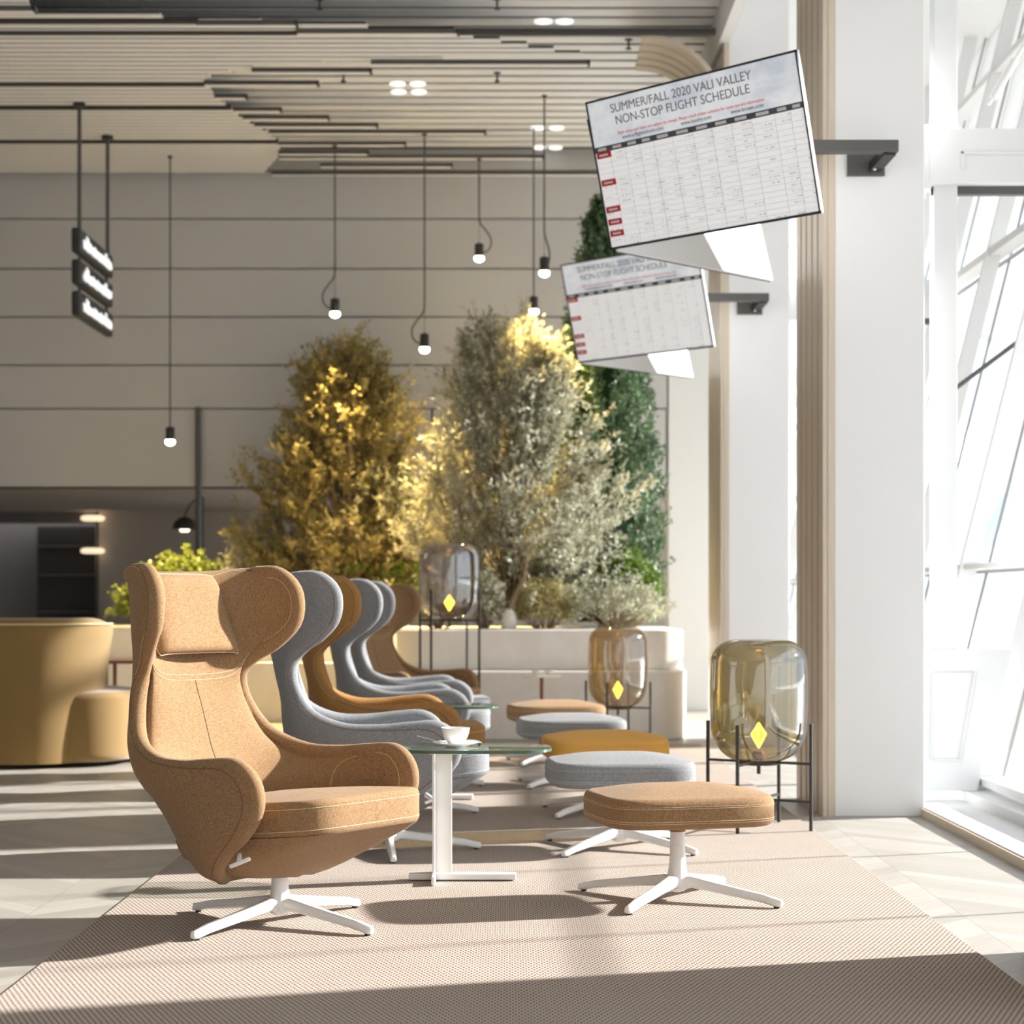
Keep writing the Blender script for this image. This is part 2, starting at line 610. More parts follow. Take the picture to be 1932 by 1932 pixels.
edge = [(-6000, 400), (-2500, 100), (-600, 300), (0, 60), (28, 60), (36, 370), (48, 560), (60, 860), (66, 860), (109, 1110), (118, 695), (132, 470), (150, 385), (180, 405), (207, 435), (222, 455), (237, 480), (250, 505), (268, 525), (290, 530), (300, 525), (312, 512), (326, 500)]
mb = MB()
y = 17.36
while y > -5.6:
    py = 1135 - 3500 * 4.015 / y if y > 0 else -99999
    px = 400
    if y > 12.4:
        for (a, pa), (b, pb) in zip(edge[:-1], edge[1:]):
            if a <= py <= b:
                px = pa + (pb - pa) * (py - a) / max(b - a, 1e-6)
    else:
        px = 960 + (-2.2 + .8 * math.sin(y * 1.3)) * 3500 / 13
    x1 = (px - 960) / (3500 / max(y, 12.5))
    if 13.1 < y < 14.02:
        x1 = min(x1, .97) if px > 1000 else x1
    mb.box(-9, min(x1, .97), y - .078, y, 5.05, 5.060)
    mb.box(-9, min(x1, .97) - .01, y - .112, y - .078, 5.056, 5.064, 1)  # dark filler strip, paints the shade in the gap between slats
    y -= .112
struct(mb.build('trim_1', [M['slat'], M['dark']], smooth=False))
# free-standing longer baffles that step out to the right of the field
mb = MB()
for py, p0, p1 in [(17, -300, 65), (44, 370, 560), (60, 560, 865), (118, 700, 1112), (133, 475, 700), (157, 385, 600), (182, 405, 465), (207, 440, 530),
                   (222, 458, 620), (236, 480, 712), (249, 508, 916), (271, 525, 765), (288, 525, 695), (296, 525, 1026), (312, 604, 853),
                   (327, 512, 1130)]:
    Y = yD(py, 5.03)
    s = 3500 / Y
    mb.box((p0 - 960) / s, (p1 - 960) / s, Y, Y + .075, 5.02, 5.045)
    mb.box((p0 - 960) / s, (p1 - 960) / s, Y - .012, Y, 5.018, 5.05, 1)  # front and end faces coloured dark to stand for their shade
    mb.box((p1 - 960) / s - .012, (p1 - 960) / s + .006, Y - .012, Y + .075, 5.018, 5.05, 1)
struct(mb.build('trim_2', [M['slat'], M['ceil_dark']], smooth=False))
# solid strips coloured dark for the shade between slat groups
mb = MB()
for py, p1 in [(38, 375), (157, 385), (202, 435), (266, 525), (60, 1350)]:
    Y = yD(py)
    mb.box(-9, min((p1 - 960) / (3500 / Y), 1.48), Y - .02, Y + .02, 5.03, 5.07)
struct(mb.build('trim_3', M['dark'], smooth=False))
# window bay soffit and ceiling edge
struct(MB().box(1.52, 6, -6, 24, 5.6, 5.75).build('ceiling_bay', M['white'], smooth=False))
mb = MB().box(1.50, 1.58, -6, 17.5, 5.02, 5.62)
struct(mb.build('trim_4', M['column'], smooth=False))
struct(MB().box(1.475, 1.505, 13.98, 14.3, 4.5, 5.06).build('trim_5', M['dark'], smooth=False))

# columns with wooden ribs that bend into the ceiling
col_labels = ['white plaster column just right of the frame, nearest the camera', 'large white plaster column with tan ribs behind the big amber lamp',
              'white plaster column beyond the first one, with the farther schedule screens', 'white plaster column in the corner against the panelled wall']
nr_ = lambda i: i < 3
for i, cy in enumerate(COLY):
    t = thing('column', col_labels[i], 'column', (0, 0, 0), 0, 'white columns along the windows')
    d = .86 if i < 3 else .5
    MB().box(1.565, 2.0, cy, cy + d, 0, 5.6).build('shaft', M['column'], t, False, .006)
    MB().box(1.535 if nr_(i) else 1.51, 1.57, cy - .004, cy + d, 0, 5.02).build('rib_backing' if nr_(i) else 'side_panel', M['rib'] if nr_(i) else M['column'], t, False)
    nr = 5 if i < 3 else 0
    for k in range(nr):
        ya, yb = cy + k * .172, cy + k * .172 + .125
        rr = .54
        path = [(1.51, 0)]
        for a in range(0, 13):
            th = PI / 2 * a / 12
            path.append((1.51 - rr + rr * math.cos(th), 4.51 + rr * math.sin(th)))
        path.append((.955, 5.05))
        rm = MB()
        rings = []
        for j, (px_, pz_) in enumerate(path):
            q0 = path[max(j - 1, 0)]
            q1 = path[min(j + 1, len(path) - 1)]
            dx, dz = q1[0] - q0[0], q1[1] - q0[1]
            L = math.hypot(dx, dz)
            nx, nz = dz / L, -dx / L          # outward (towards column / up)
            rings.append([(px_, ya, pz_), (px_, yb, pz_), (px_ + nx * .03, yb, pz_ + nz * .03 * 1), (px_ + nx * .03, ya, pz_ + nz * .03)])
        rm.loft(rings)
        rm.build('rib', M['rib'], t, True, 0)

# plinths under the facade
struct(MB().box(2.0, 2.262, -6, 17.4, 0, .045).build('trim_6', M['white'], smooth=False))
struct(MB().box(2.262, 3.2, -6, 24, 0, .095).build('trim_7', M['white'], smooth=False))
struct(MB().box(1.985, 2.0, -6, 17.4, 0, .04).build('baseboard_right', M['skirting'], smooth=False))

LEAN = .25


def fx_(z):
    return 2.30 + LEAN * z


BAY = 4.3
for i in range(5):
    y0 = 9.3 - 2 * BAY + i * BAY - .0
    t = struct(bpy.data.objects.new('window_%d' % (i + 1), None))
    COL.objects.link(t)
    mb = MB()
    for k, yy in enumerate((y0, y0 + BAY / 3, y0 + 2 * BAY / 3) if i >= 2 else (y0,)):
        wd = .07 if k == 0 else .035
        vs = []
        for z in (.095, 5.6):
            vs += [(fx_(z), yy - wd / 2, z), (fx_(z) + .10, yy - wd / 2, z), (fx_(z) + .10, yy + wd / 2, z), (fx_(z), yy + wd / 2, z)]
        mb.add(vs, [(3, 2, 1, 0), (4, 5, 6, 7), (0, 1, 5, 4), (1, 2, 6, 5), (2, 3, 7, 6), (3, 0, 4, 7)])
    for z, h in ((.12, .04), (1.22, .03), (3.3, .05), (4.9, .05)) if i >= 2 else ((.12, .04), (3.3, .05), (4.9, .05)):
        mb.box(fx_(z) + .02, fx_(z) + .14, y0, y0 + BAY, z, z + h)
    mb.build('frame', M['white'], t, False)
    mb = MB()
    for yy in (y0 + BAY / 3, y0 + 2 * BAY / 3, y0 + .09):
        mb.obox((fx_(.1) + .165, yy, .1), (fx_(5.6) + .165, yy, 5.6), .014, .014, up=(1, 0, 0))
    for z in (1.22, 3.3):
        mb.box(fx_(z) + .155, fx_(z) + .175, y0, y0 + BAY, z - .02, z)
    mb.build('gasket', M['gasket'], t, False)
    vs = [(fx_(.1) + .18, y0, .1), (fx_(.1) + .18, y0 + BAY, .1), (fx_(5.6) + .18, y0 + BAY, 5.6), (fx_(5.6) + .18, y0, 5.6)]
    vs += [(x + .012, y, z) for x, y, z in vs]
    MB().add(vs, [(0, 1, 2, 3), (7, 6, 5, 4), (0, 4, 5, 1), (1, 5, 6, 2), (2, 6, 7, 3), (3, 7, 4, 0)]).build('pane', M['pane'], t, False)

# transverse frames beside the columns (post, beam, inset panel)
for i, fy in enumerate((9.2, 13.5)):
    mb = MB()
    mb.box(2.11, 2.225, fy, fy + .10, .80, 5.6)
    mb.box(2.075, fx_(3.3) + .1, fy - .05, fy + .16, 3.10, 3.37)
    mb.box(2.0, 2.075, fy - .05, fy + .16, 3.08, 3.39)
    for (a, b, c, d) in ((2.23, fx_(3.1) + .1, 3.24, 3.255),):
        mb.box(a, b, fy - .058, fy - .05, c, d)
    mb.box(2.23, 2.245, fy - .058, fy - .05, 3.17, 3.255)
    z0, z1 = .095, .80
    vs = []
    for yy in (fy, fy + .08):
        vs += [(2.0, yy, z0), (fx_(z0) - .0, yy, z0), (fx_(z1), yy, z1), (2.0, yy, z1)]
    mb.add(vs, [(0, 1, 2, 3), (7, 6, 5, 4), (0, 4, 5, 1), (1, 5, 6, 2), (2, 6, 7, 3), (3, 7, 4, 0)])
    # raised rim of the inset panel
    pts = [(2.095, .25), (2.235, .25), (2.31, .68), (2.10, .68)]
    for a, b in zip(pts, pts[1:] + pts[:1]):
        mb.obox((a[0], fy - .004, a[1]), (b[0], fy - .004, b[1]), .008, .012, up=(0, 1, 0))
    struct(mb.build('trim_%d' % (8 + i), M['white'], smooth=False, bevel=.003))
    mb = MB().box(2.11, fx_(3.1), fy + .02, fy + .07, 3.06, 3.10)
    struct(mb.build('trim_%d' % (10 + i), M['dark_steel'], smooth=False))
# tension rod
t = thing('tension_rod', 'white slanted steel tension rod in the upper right window', 'rod', (2.30, 8.9, 3.42))
MB().tube([(0, 0, 0), (.62, -.15, 1.05)], .010).build('rod', M['white_metal'], t)
MB().tube([(.02, -.005, .03), (.12, -.03, .205)], .02).build('turnbuckle', M['white_metal'], t)
# crossing dark struts far outside the glass
t = thing('cable_brace', 'dark crossing cables with a node outside the right window', 'brace', (3.55, 11, 2.9))
for a, b in (((-.9, 0, -.6), (.9, 0, .75)), ((-.3, 0, -1.6), (.12, 0, .5))):
    MB().tube([a, b], .014).build('cable', M['dark_steel'], t)
MB().lathe([(.035, -.05), (.05, 0), (.035, .05)], 16, (.0, 0, .05)).build('node', M['dark_steel'], t)

# rug
r_ = MB().box(-1.329, 1.376, 1.5, 13.4, 0, .008).build('rug', M['rug'], smooth=False, bevel=.003)
tag(r_, 'long beige and brown woven rug under the lounge chairs', 'rug')


# ================================================================== WING CHAIR
ST = [  # rim x, y, z | spine x, z
    (-.365, .275, 1.122, -.505, 1.102), (-.285, .300, 1.120, -.512, 1.078), (-.226, .320, 1.062, -.506, 1.02),
    (-.228, .322, .965, -.492, .95), (-.288, .292, .893, -.472, .88), (-.352, .248, .845, -.452, .81),
    (-.394, .224, .785, -.435, .73), (-.390, .243, .692, -.415, .64), (-.330, .292, .585, -.408, .55),
    (-.205, .335, .527, -.400, .487), (-.06, .36, .519, -.386, .438), (.08, .368, .532, -.369, .40),
    (.175, .37, .533, -.350, .366), (.236, .366, .485, -.325, .333), (.240, .36, .410, -.293, .298),
    (.175, .345, .335, -.252, .262), (.08, .32, .270, -.20, .23), (-.01, .27, .205, -.15, .195), (-.07, .18, .165, -.10, .168)]
ST = np.array(ST)
NV, NU = 76, 45


def shell_pt(u, v):
    """u -1..1 across, v 0..1 top to bottom"""
    q = catmull(ST, v * (len(ST) - 1))
    ex, ey, ez, bx, bz = q
    th = abs(u) * PI / 2
    wgt = min(1, max(0, (v - .22) / .14)); wgt = wgt * wgt * (3 - 2 * wgt)
    n = 2 / (1.8 + .7 * wgt)
    a = math.sin(th) ** n
    c = 1 - math.cos(th) ** n if abs(u) < 1 else 1
    wing = 0
    return Vector((bx + (ex - bx) * c, math.copysign(ey * a, u) if u else 0, bz + (ez - bz) * c))


def make_shell():
    us = [math.copysign(abs(x) ** .9, x) for x in np.linspace(-1, 1, NU)]
    vs_ = np.linspace(0, 1, NV)
    P = [[shell_pt(u, v) for u in us] for v in vs_]
    N = [[None] * NU for _ in range(NV)]
    for i in range(NV):
        for j in range(NU):
            du = P[i][min(j + 1, NU - 1)] - P[i][max(j - 1, 0)]
            dv = P[min(i + 1, NV - 1)][j] - P[max(i - 1, 0)][j]
            n = du.cross(dv)
            N[i][j] = n.normalized() if n.length > 1e-9 else Vector((1, 0, 0))
    # make normals point outwards (away from the sitter)
    c = Vector((0, 0, .7))
    if N[20][NU // 2].dot(Vector((-1, 0, 0))) < 0:
        N = [[-n for n in r] for r in N]
    for _ in range(2):
        N2 = [[n.copy() for n in r] for r in N]
        for i in range(NV):
            for j in range(NU):
                s = Vector()
                for di in (-1, 0, 1):
                    for dj in (-1, 0, 1):
                        s += N[min(max(i + di, 0), NV - 1)][min(max(j + dj, 0), NU - 1)]
                N2[i][j] = s.normalized()
        N = N2
    return us, vs_, P, N


SH = make_shell()
H_ = .027
_pv = [0, .08, .17, .28, .33, .39, .45, .51, .60, .70, 1.0]
_pd = [0, .005, .014, .030, .038, .052, .078, .105, .110, .08, .0]


def pad(u, v):
    """lumbar padding: how far the inner face stands forward of the shell"""
    return Vector((float(np.interp(v, _pv, _pd)) * max(0, 1 - abs(u) ** 3.2) ** 1.3, 0, 0))


def shell_mesh():
    us, vs_, P, N = SH
    vs, fs = [], []
    idx = lambda side, i, j: side * NV * NU + i * NU + j
    for side in (0, 1):
        for i in range(NV):
            for j in range(NU):
                vs.append(P[i][j] + N[i][j] * H_ if side == 0 else P[i][j] - N[i][j] * H_ + pad(us[j], vs_[i]))
    for i in range(NV - 1):
        for j in range(NU - 1):
            a = (i, j), (i + 1, j), (i + 1, j + 1), (i, j + 1)
            fs.append(tuple(idx(0, *q) for q in a))
            fs.append(tuple(idx(1, *q) for q in reversed(a)))
    loop = [(0, j) for j in range(NU)] + [(i, NU - 1) for i in range(1, NV)] + [(NV - 1, j) for j in range(NU - 2, -1, -1)] + [(i, 0) for i in range(NV - 2, 0, -1)]
    K = 5
    ringidx = []
    m0 = NU // 2
    osign = 1 if (P[0][m0 + 2] - P[0][m0 - 2]).cross(N[0][m0]).dot(P[0][m0] - P[1][m0]) > 0 else -1
    for (i, j) in loop:
        li = loop.index((i, j))
        pa, pb = loop[li - 2], loop[(li + 2) % len(loop)]
        n = N[i][j]
        o = (P[pb[0]][pb[1]] - P[pa[0]][pa[1]]).cross(n) * osign
        o = (o - n * o.dot(n)).normalized()
        ids = [idx(0, i, j)]
        for k in range(1, K):
            th = PI * k / K
            vs.append(P[i][j] + n * (H_ * math.cos(th)) + o * (H_ * .95 * math.sin(th)))
            ids.append(len(vs) - 1)
        ids.append(idx(1, i, j))
        ringidx.append(ids)
    L = len(loop)
    for a in range(L):
        b = (a + 1) % L
        for k in range(K):
            fs.append((ringidx[a][k], ringidx[b][k], ringidx[b][k + 1], ringidx[a][k + 1]))
    return vs, fs


def fix_normals(o):
    import bmesh
    bm = bmesh.new()
    bm.from_mesh(o.data)
    bmesh.ops.recalc_face_normals(bm, faces=bm.faces)
    bm.to_mesh(o.data)
    bm.free()


def shell_off(u, v, off):
    us, vs_, P, N = SH
    fi = v * (NV - 1)
    i = int(min(fi, NV - 2)); a = fi - i
    j = 0
    while j < NU - 2 and us[j + 1] < u: j += 1
    b = (u - us[j]) / (us[j + 1] - us[j])
    n = (N[i][j] * (1 - a) * (1 - b) + N[i + 1][j] * a * (1 - b) + N[i][j + 1] * (1 - a) * b + N[i + 1][j + 1] * a * b).normalized()
    p = P[i][j] * (1 - a) * (1 - b) + P[i + 1][j] * a * (1 - b) + P[i][j + 1] * (1 - a) * b + P[i + 1][j + 1] * a * b
    return p + n * off + (pad(u, v) if off < 0 else Vector())


def rim_line(off, ins, r, mb, va=0, vb=1):
    """line running round the shell's rim, ins metres inside the edge"""
    us, vs_, P, N = SH
    pts = []
    def inset(u_end, v):
        # walk inwards from the edge until ins metres have been covered
        p = shell_off(u_end, v, off); u = u_end; d = 0
        while d < ins and abs(u) > .25:
            u2 = u - math.copysign(.02, u_end)
            q = shell_off(u2, v, off)
            d += (q - p).length; p = q; u = u2
        return p
    vv = np.linspace(max(va, ins * .9), min(vb, 1 - ins * .8), int(110 * (vb - va)) + 4)
    right = [inset(.999, v) for v in vv]
    left = [inset(-.999, v) for v in vv]
    top = [shell_off(u, vv[0], off) for u in np.linspace(-.8, .8, 24)]
    pts = left[::-1] + top + right
    if va > 0:
        mb.tube(left, r, 6); mb.tube(right, r, 6)
        return
    # light smoothing
    for _ in range(2):
        pts = [pts[0]] + [(pts[k - 1] + pts[k] * 2 + pts[k + 1]) / 4 for k in range(1, len(pts) - 1)] + [pts[-1]]
    mb.tube(pts, r, 6)


def superslab(w, d, z0, z1, n=4.5, dome=.02, edge=.03, nth=64, x0=None, cx=0, taper=0, tilt=0, mb=None, r_steps=8):
    """rounded slab: plan superellipse w (y) by d (x)"""
    rings = []

    def ring(sc_in, z, domeadd=0):
        out = []
        for k in range(nth):
            t = 2 * PI * k / nth
            c, s = math.cos(t), math.sin(t)
            x = sgnpow(c, 2 / n) * (d / 2 - sc_in)
            y = sgnpow(s, 2 / n) * (w / 2 - sc_in) * (1 + taper * x / d)
            out.append((x + cx, y, z + tilt * x))
        return out
    rings.append(ring(d / 2 * .98, z0 - .0))
    rings.append(ring(d / 2 * .5, z0 - .0))
    for k in range(0, 7):
        a = PI / 2 * k / 6
        rings.append(ring(edge * (1 - math.sin(a)), z0 + edge * (1 - math.cos(a))))
    for k in range(0, 7):
        a = PI / 2 * k / 6
        rings.append(ring(edge * (1 - math.cos(a)), z1 - dome - edge * (1 - math.sin(a))))
    for k in range(1, r_steps + 1):
        q = k / r_steps
        rings.append(ring(edge + (min(w, d) / 2 - edge) * q * .985, z1 - dome + dome * math.sin(q * PI / 2)))
    (mb or MB()).loft(rings) if mb is None else mb.loft(rings)
    return rings


def slab_obj(name, mat, parent, **kw):
    mb = MB()
    superslab(mb=mb, **kw)
    return mb.build(name, mat, parent, angle=60)


def outline(w, d, n, z, cx=0, taper=0, tilt=0, grow=0, nth=72, y_sign=None):
    pts = []
    for k in range(nth):
        t = 2 * PI * k / nth
        c, s = math.cos(t), math.sin(t)
        x = sgnpow(c, 2 / n) * (d / 2 + grow)
        y = sgnpow(s, 2 / n) * (w / 2 + grow) * (1 + taper * x / d)
        pts.append((x + cx, y, z + tilt * x))
    return pts


def star_legs(parent, radius, mat, a0, ztop=.085):
    """four tapering cast legs"""
    for k in range(4):
        a = a0 + k * PI / 2
        rings = []
        stn = [(.012, .052, .055, .052), (.05, .066, .048, .040), (.12, .056, .038, .036), (.22, .042, .034, .032), (.32, .029, .030, .029),
               (radius - .02, .0185, .029, .027), (radius - .004, .017, .026, .024), (radius, .0165, .019, .017)]
        for (r, zc, wd, hh) in stn:
            ring = []
            for m in range(16):
                t = 2 * PI * m / 16 + PI / 16
                yy = sgnpow(math.cos(t), .55) * wd / 2
                zz = sgnpow(math.sin(t), .55) * hh / 2
                if zz > 0: yy *= .78
                ring.append((r * math.cos(a) - yy * math.sin(a), r * math.sin(a) + yy * math.cos(a), zc + zz))
            rings.append(ring)
        leg = MB().loft(rings).build('leg', mat, parent, angle=50)
        fr = radius - .02
        MB().lathe([(.0095, .0), (.010, .001), (.010, .0065)], 14, (fr * math.cos(a), fr * math.sin(a), 0)).build('glide', M['rubber'], leg)


def make_chair(fab, thread, pillow=True):
    t = thing('wing_chair', 'x', 'armchair')
    vs, fs = shell_mesh()
    sh = MB().add(vs, fs).build('shell', fab, t, angle=80)
    fix_normals(sh)
    # seams of the shell
    mb = MB()
    rim_line(H_ + .0005, .006, .0012, mb)
    rim_line(-H_ - .0005, .003, .0011, mb, .0, .30)
    rim_line(-H_ - .0005, .003, .0011, mb, .64, .80)
    # headrest seam: U-shaped line across the inside of the back
    pts = []
    for u in np.linspace(-.93, .93, 61):
        v = .300 - .075 * abs(u) ** 4
        pts.append(shell_off(u, v, -H_ - .0005))
    mb.tube(pts, .0012, 6)
    pts = [shell_off(u, .312 - .075 * abs(u) ** 4, -H_ - .0005) for u in np.linspace(-.93, .93, 61)]
    mb.tube(pts, .0010, 6)
    # inner arm panel seams
    for sg in (-1, 1):
        pts = []
        for k in range(40):
            ph = PI / 2 * k / 39
            u = .60 + .34 * (1 - math.cos(ph) ** .8); v = .86 - .245 * math.sin(ph) ** .8
            pts.append(shell_off(sg * u, v, -H_ - .0005))
        mb.tube(pts, .0011, 6)
    sm = mb.build('seam', thread, t)
    tag(sm, 'pale stitched seam lines')
    mb = MB()
    rim_line(H_ + .0004, .001, .0017, mb)
    pts = [shell_off(0, v, -H_ - .0003) for v in np.linspace(.312, .62, 26)]
    mb.tube(pts, .0013, 6)
    tag(mb.build('piping', M['thread_dark'], t), 'dark piping along the rim and down the back')
    # seat pan and cushion
    w_, d_, cx_, tl_ = .585, .66, .075, .10
    cu = slab_obj('seat_cushion', fab, t, w=w_, d=d_, z0=.295, z1=.432, n=5, dome=.022, edge=.022, cx=cx_, tilt=tl_, taper=.02)
    mb = MB()
    mb.tube(outline(w_, d_, 5, .385, cx_, .02, tl_, .0002), .0012, 6, closed=True)
    mb.tube(outline(w_, d_, 5, .319, cx_, .02, tl_, .0002), .0012, 6, closed=True)
    mb.build('cushion_piping', thread, cu)
    # underside
    rings = []
    prof = [(0.0, 0.0), (.008, .25), (.02, .45), (.05, .62), (.09, .78), (.14, .90), (.20, .97), (.26, 1.0)]
    for ins, q in prof:
        ring = []
        for k in range(64):
            a = 2 * PI * k / 64
            c, s = math.cos(a), math.sin(a)
            x = sgnpow(c, .42) * (d_ / 2 - ins) + cx_
            y = sgnpow(s, .42) * (w_ / 2 - ins * 1.0)
            f = (d_ / 2 - (x - cx_)) / d_            # 0 at front, 1 at back
            depth = .145 * min(1, (max(f, 0) ** .8) * 1.9) * (1 - .25 * max(0, f - .7) / .3)
            ring.append((x, y, .302 + tl_ * (x - cx_) - depth * q))
        rings.append(ring)
    pan = MB().loft(rings[::-1]).build('seat_pan', fab, t, angle=70)
    # control lever on the sitter's right
    mb = MB()
    mb.obox((.13, -.315, .262), (.155, -.345, .245), .012, .02)
    mb.obox((.125, -.35, .232), (.205, -.35, .262), .012, .012)
    mb.build('lever', M['white_metal'], t, True, .003)
    # stem and star base
    MB().lathe([(.046, .045), (.043, .062), (.033, .085), (.0285, .11), (.027, .14), (.027, .19)], 28).build('stem', M['white_metal'], t)
    star_legs(t, .386, M['white_metal'], 0)
    if pillow:
        rings = []
        W, HH = .375, .26
        # flat rounded pillow hanging down the back from the top edge
        mb = MB()
        ng = 22
        def pt(a, b, side):
            # a across -1..1, b down 0..1
            th_ = .034 * (max(0, 1 - abs(a) ** 6) ** .5) * (max(0, 1 - abs(2 * b - 1) ** 8) ** .5)
            rz_ = 1.118 - HH * b
            bx = np.interp(-rz_, [-1.118, -1.02, -.95, -.88, -.81], [-.507, -.490, -.472, -.448, -.415])
            wid = W / 2 * (1 - .20 * (1 - b) ** 1.3)
            crn = 1 - .06 * abs(2 * b - 1) ** 10
            return (bx + H_ + .036 + .018 * b + (th_ if side else -.02), a * wid * crn, rz_ - .006 * (abs(a) ** 6))
        for side in (0, 1):
            vs = [pt(-1 + 2 * i / ng, j / ng, side) for j in range(ng + 1) for i in range(ng + 1)]
            fs = []
            for j in range(ng):
                for i in range(ng):
                    q = (j * (ng + 1) + i, j * (ng + 1) + i + 1, (j + 1) * (ng + 1) + i + 1, (j + 1) * (ng + 1) + i)
                    fs.append(q if side else q[::-1])
            mb.add(vs, fs)
        n1 = (ng + 1) ** 2
        lp = [(i, 0) for i in range(ng)] + [(ng, j) for j in range(ng)] + [(i, ng) for i in range(ng, 0, -1)] + [(0, j) for j in range(ng, 0, -1)]
        ids = [j * (ng + 1) + i for i, j in lp]
        for a in range(len(ids)):
            b = (a + 1) % len(ids)
            mb.f.append((ids[a], ids[b], ids[b] + n1, ids[a] + n1))
            mb.mi.append(0)
        pil = mb.build('head_pillow', fab, t, angle=75)
        fix_normals(pil)
        e = [pt(-1 + 2 * i / ng, j / ng, 1) for i, j in lp]
        MB().tube(e, .0018, 6, closed=True).build('pillow_piping', thread, pil)
    return t


tan = make_chair(M['tan'], M['thread'])
grey = make_chair(M['grey'], M['thread_grey'])
chairs = [
    (tan, -.731, 5.923, -36, 'tan wing chair nearest the camera, angled towards it, with head pillow'),
    (grey, -.498, 7.65, 7, 'grey wing chair directly behind the front tan chair'),
    (None, -.53, 8.97, 7, 'ochre wing chair between two grey chairs, third in the row'),
    (grey, -.52, 10.3, 7, 'grey wing chair right behind the ochre one, fourth in the row'),
    (grey, -.525, 11.45, 7, 'grey wing chair, fifth in the row, just in front of the last tan chair'),
    (tan, -.64, 12.72, -34, 'last tan wing chair of the row, angled, beside the tall lamp'),
]
ochre = make_chair(M['ochre'], M['thread'])
used = set()
for p, x, y, a, lab in chairs:
    p = p or ochre
    o = p if p.name not in used else copy_tree(p)
    used.add(p.name)
    o.location = (x, y, .008)
    o.rotation_euler = (0, 0, R(a))
    tag(o, lab, 'armchair', 'row of wing chairs on the rug')


# ================================================================== FOOTSTOOLS
def make_stool(fab, thread):
    t = thing('footstool', 'x', 'footstool')
    W, D_ = .60, .50
    cu = slab_obj('cushion', fab, t, w=D_, d=W, z0=.268, z1=.402, n=4.4, dome=.030, edge=.026)
    mb = MB()
    mb.tube(outline(D_, W, 4.4, .346, grow=-.0009), .0012, 6, closed=True)
    mb.tube(outline(D_, W, 4.4, .340, grow=.0), .0009, 6, closed=True)
    mb.tube(outline(D_, W, 4.4, .297, grow=.0), .0012, 6, closed=True)
    mb.tube(outline(D_, W, 4.4, .290, grow=-.0007), .0009, 6, closed=True)
    mb.tube([(-W / 2 + .0028, -.10, .297), (-W / 2 + .0028, -.10, .344)], .0009, 6)
    mb.build('piping', thread, cu)
    MB().lathe([(.027, .235), (.031, .25), (.045, .265), (.06, .278)], 28).build('collar', fab, t)
    MB().lathe([(.048, .042), (.045, .06), (.035, .085), (.029, .12), (.0265, .17), (.0262, .1895), (.0250, .190), (.0250, .1915), (.0262, .192), (.0262, .237)], 28).build('stem', M['white_metal'], t, angle=50)
    star_legs(t, .386, M['white_metal'], PI / 4)
    return t


stools = {k: make_stool(M[k], M['thread_grey'] if k == 'grey' else M['thread']) for k in ('tan', 'grey', 'tan_gold_lit')}
used = set()
for k, x, y, a, lab in [
    ('tan', .582, 6.40, 14.5, 'tan footstool nearest the camera on a white star base'),
    ('grey', .460, 7.73, 6, 'grey footstool directly behind the front tan footstool'),
    ('tan_gold_lit', .466, 9.05, 6, 'tan footstool coloured as if in golden light, between two grey footstools'),
    ('grey', .350, 10.44, 6, 'farther grey footstool behind the gold-tinted one'),
    ('tan', .300, 11.85, 10, 'farthest tan footstool, behind the farther grey one')]:
    o = stools[k] if k not in used else copy_tree(stools[k])
    used.add(k)
    o.location = (x, y, .008)
    o.rotation_euler = (0, 0, R(a))
    tag(o, lab, 'footstool', 'footstools in front of the wing chairs')


# ================================================================== SIDE TABLES, CUPS
def make_table():
    t = thing('side_table', 'x', 'side table')
    # local origin under the column
    gt = MB()
    def rr(z, ins=0):
        return [(x - .0 + .115, y + .15, z) for x, y, _ in outline(.37 - 2 * ins, .575 - 2 * ins, 3.2, 0, nth=64)]
    gt.loft([rr(.474, .002), rr(.475), rr(.485), rr(.486, .002)])
    n = len(gt.f)
    gt.mi = [1 if i < 64 * 3 else 0 for i in range(n)]
    gt.build('glass_top', [M['table_glass'], M['glass_edge']], t, angle=40)
    MB().box(-.034, .034, .055, .067, .03, .473).build('column', M['white_metal'], t, False, .002)
    MB().box(-.037, -.027, .02, .12, .03, .473).build('column_flange', M['white_metal'], t, False, .002)
    MB().box(-.125, .270, .055, .11, .004, .026).build('foot_bar', M['white_metal'], t, False, .003)
    MB().box(-.037, -.024, -.07, .30, .002, .034).build('foot_rail', M['white_metal'], t, False, .003)
    MB().box(-.05, .09, .045, .15, .466, .474).build('top_bracket', M['white_metal'], t, False, .002)
    return t


def make_cup(name='coffee_cup'):
    t = thing(name, 'x', 'cup')
    prof = [(.024, 0), (.026, .003), (.025, .006), (.034, .015), (.044, .030), (.050, .048), (.053, .064), (.0535, .066), (.052, .066), (.0485, .048), (.042, .030), (.032, .017), (.02, .009), (.004, .008)]
    MB().lathe(prof, 40).build('bowl', M['porcelain'], t, angle=60)
    pts = [(.046 + .022 * math.sin(a), 0, .038 + .018 * math.cos(a)) for a in np.linspace(-.15, PI + .3, 14)]
    MB().tube([(p[0] * .35, p[0] * .93, p[2]) for p in pts], .0035, 8).build('handle', M['porcelain'], t)
    return t


def make_saucer():
    o = MB().lathe([(.03, 0), (.035, .001), (.045, .004), (.068, .011), (.086, .017), (.087, .019), (.084, .019), (.066, .014), (.044, .008), (.03, .006), (.004, .006)], 44).build('saucer', M['porcelain'], angle=60)
    return o


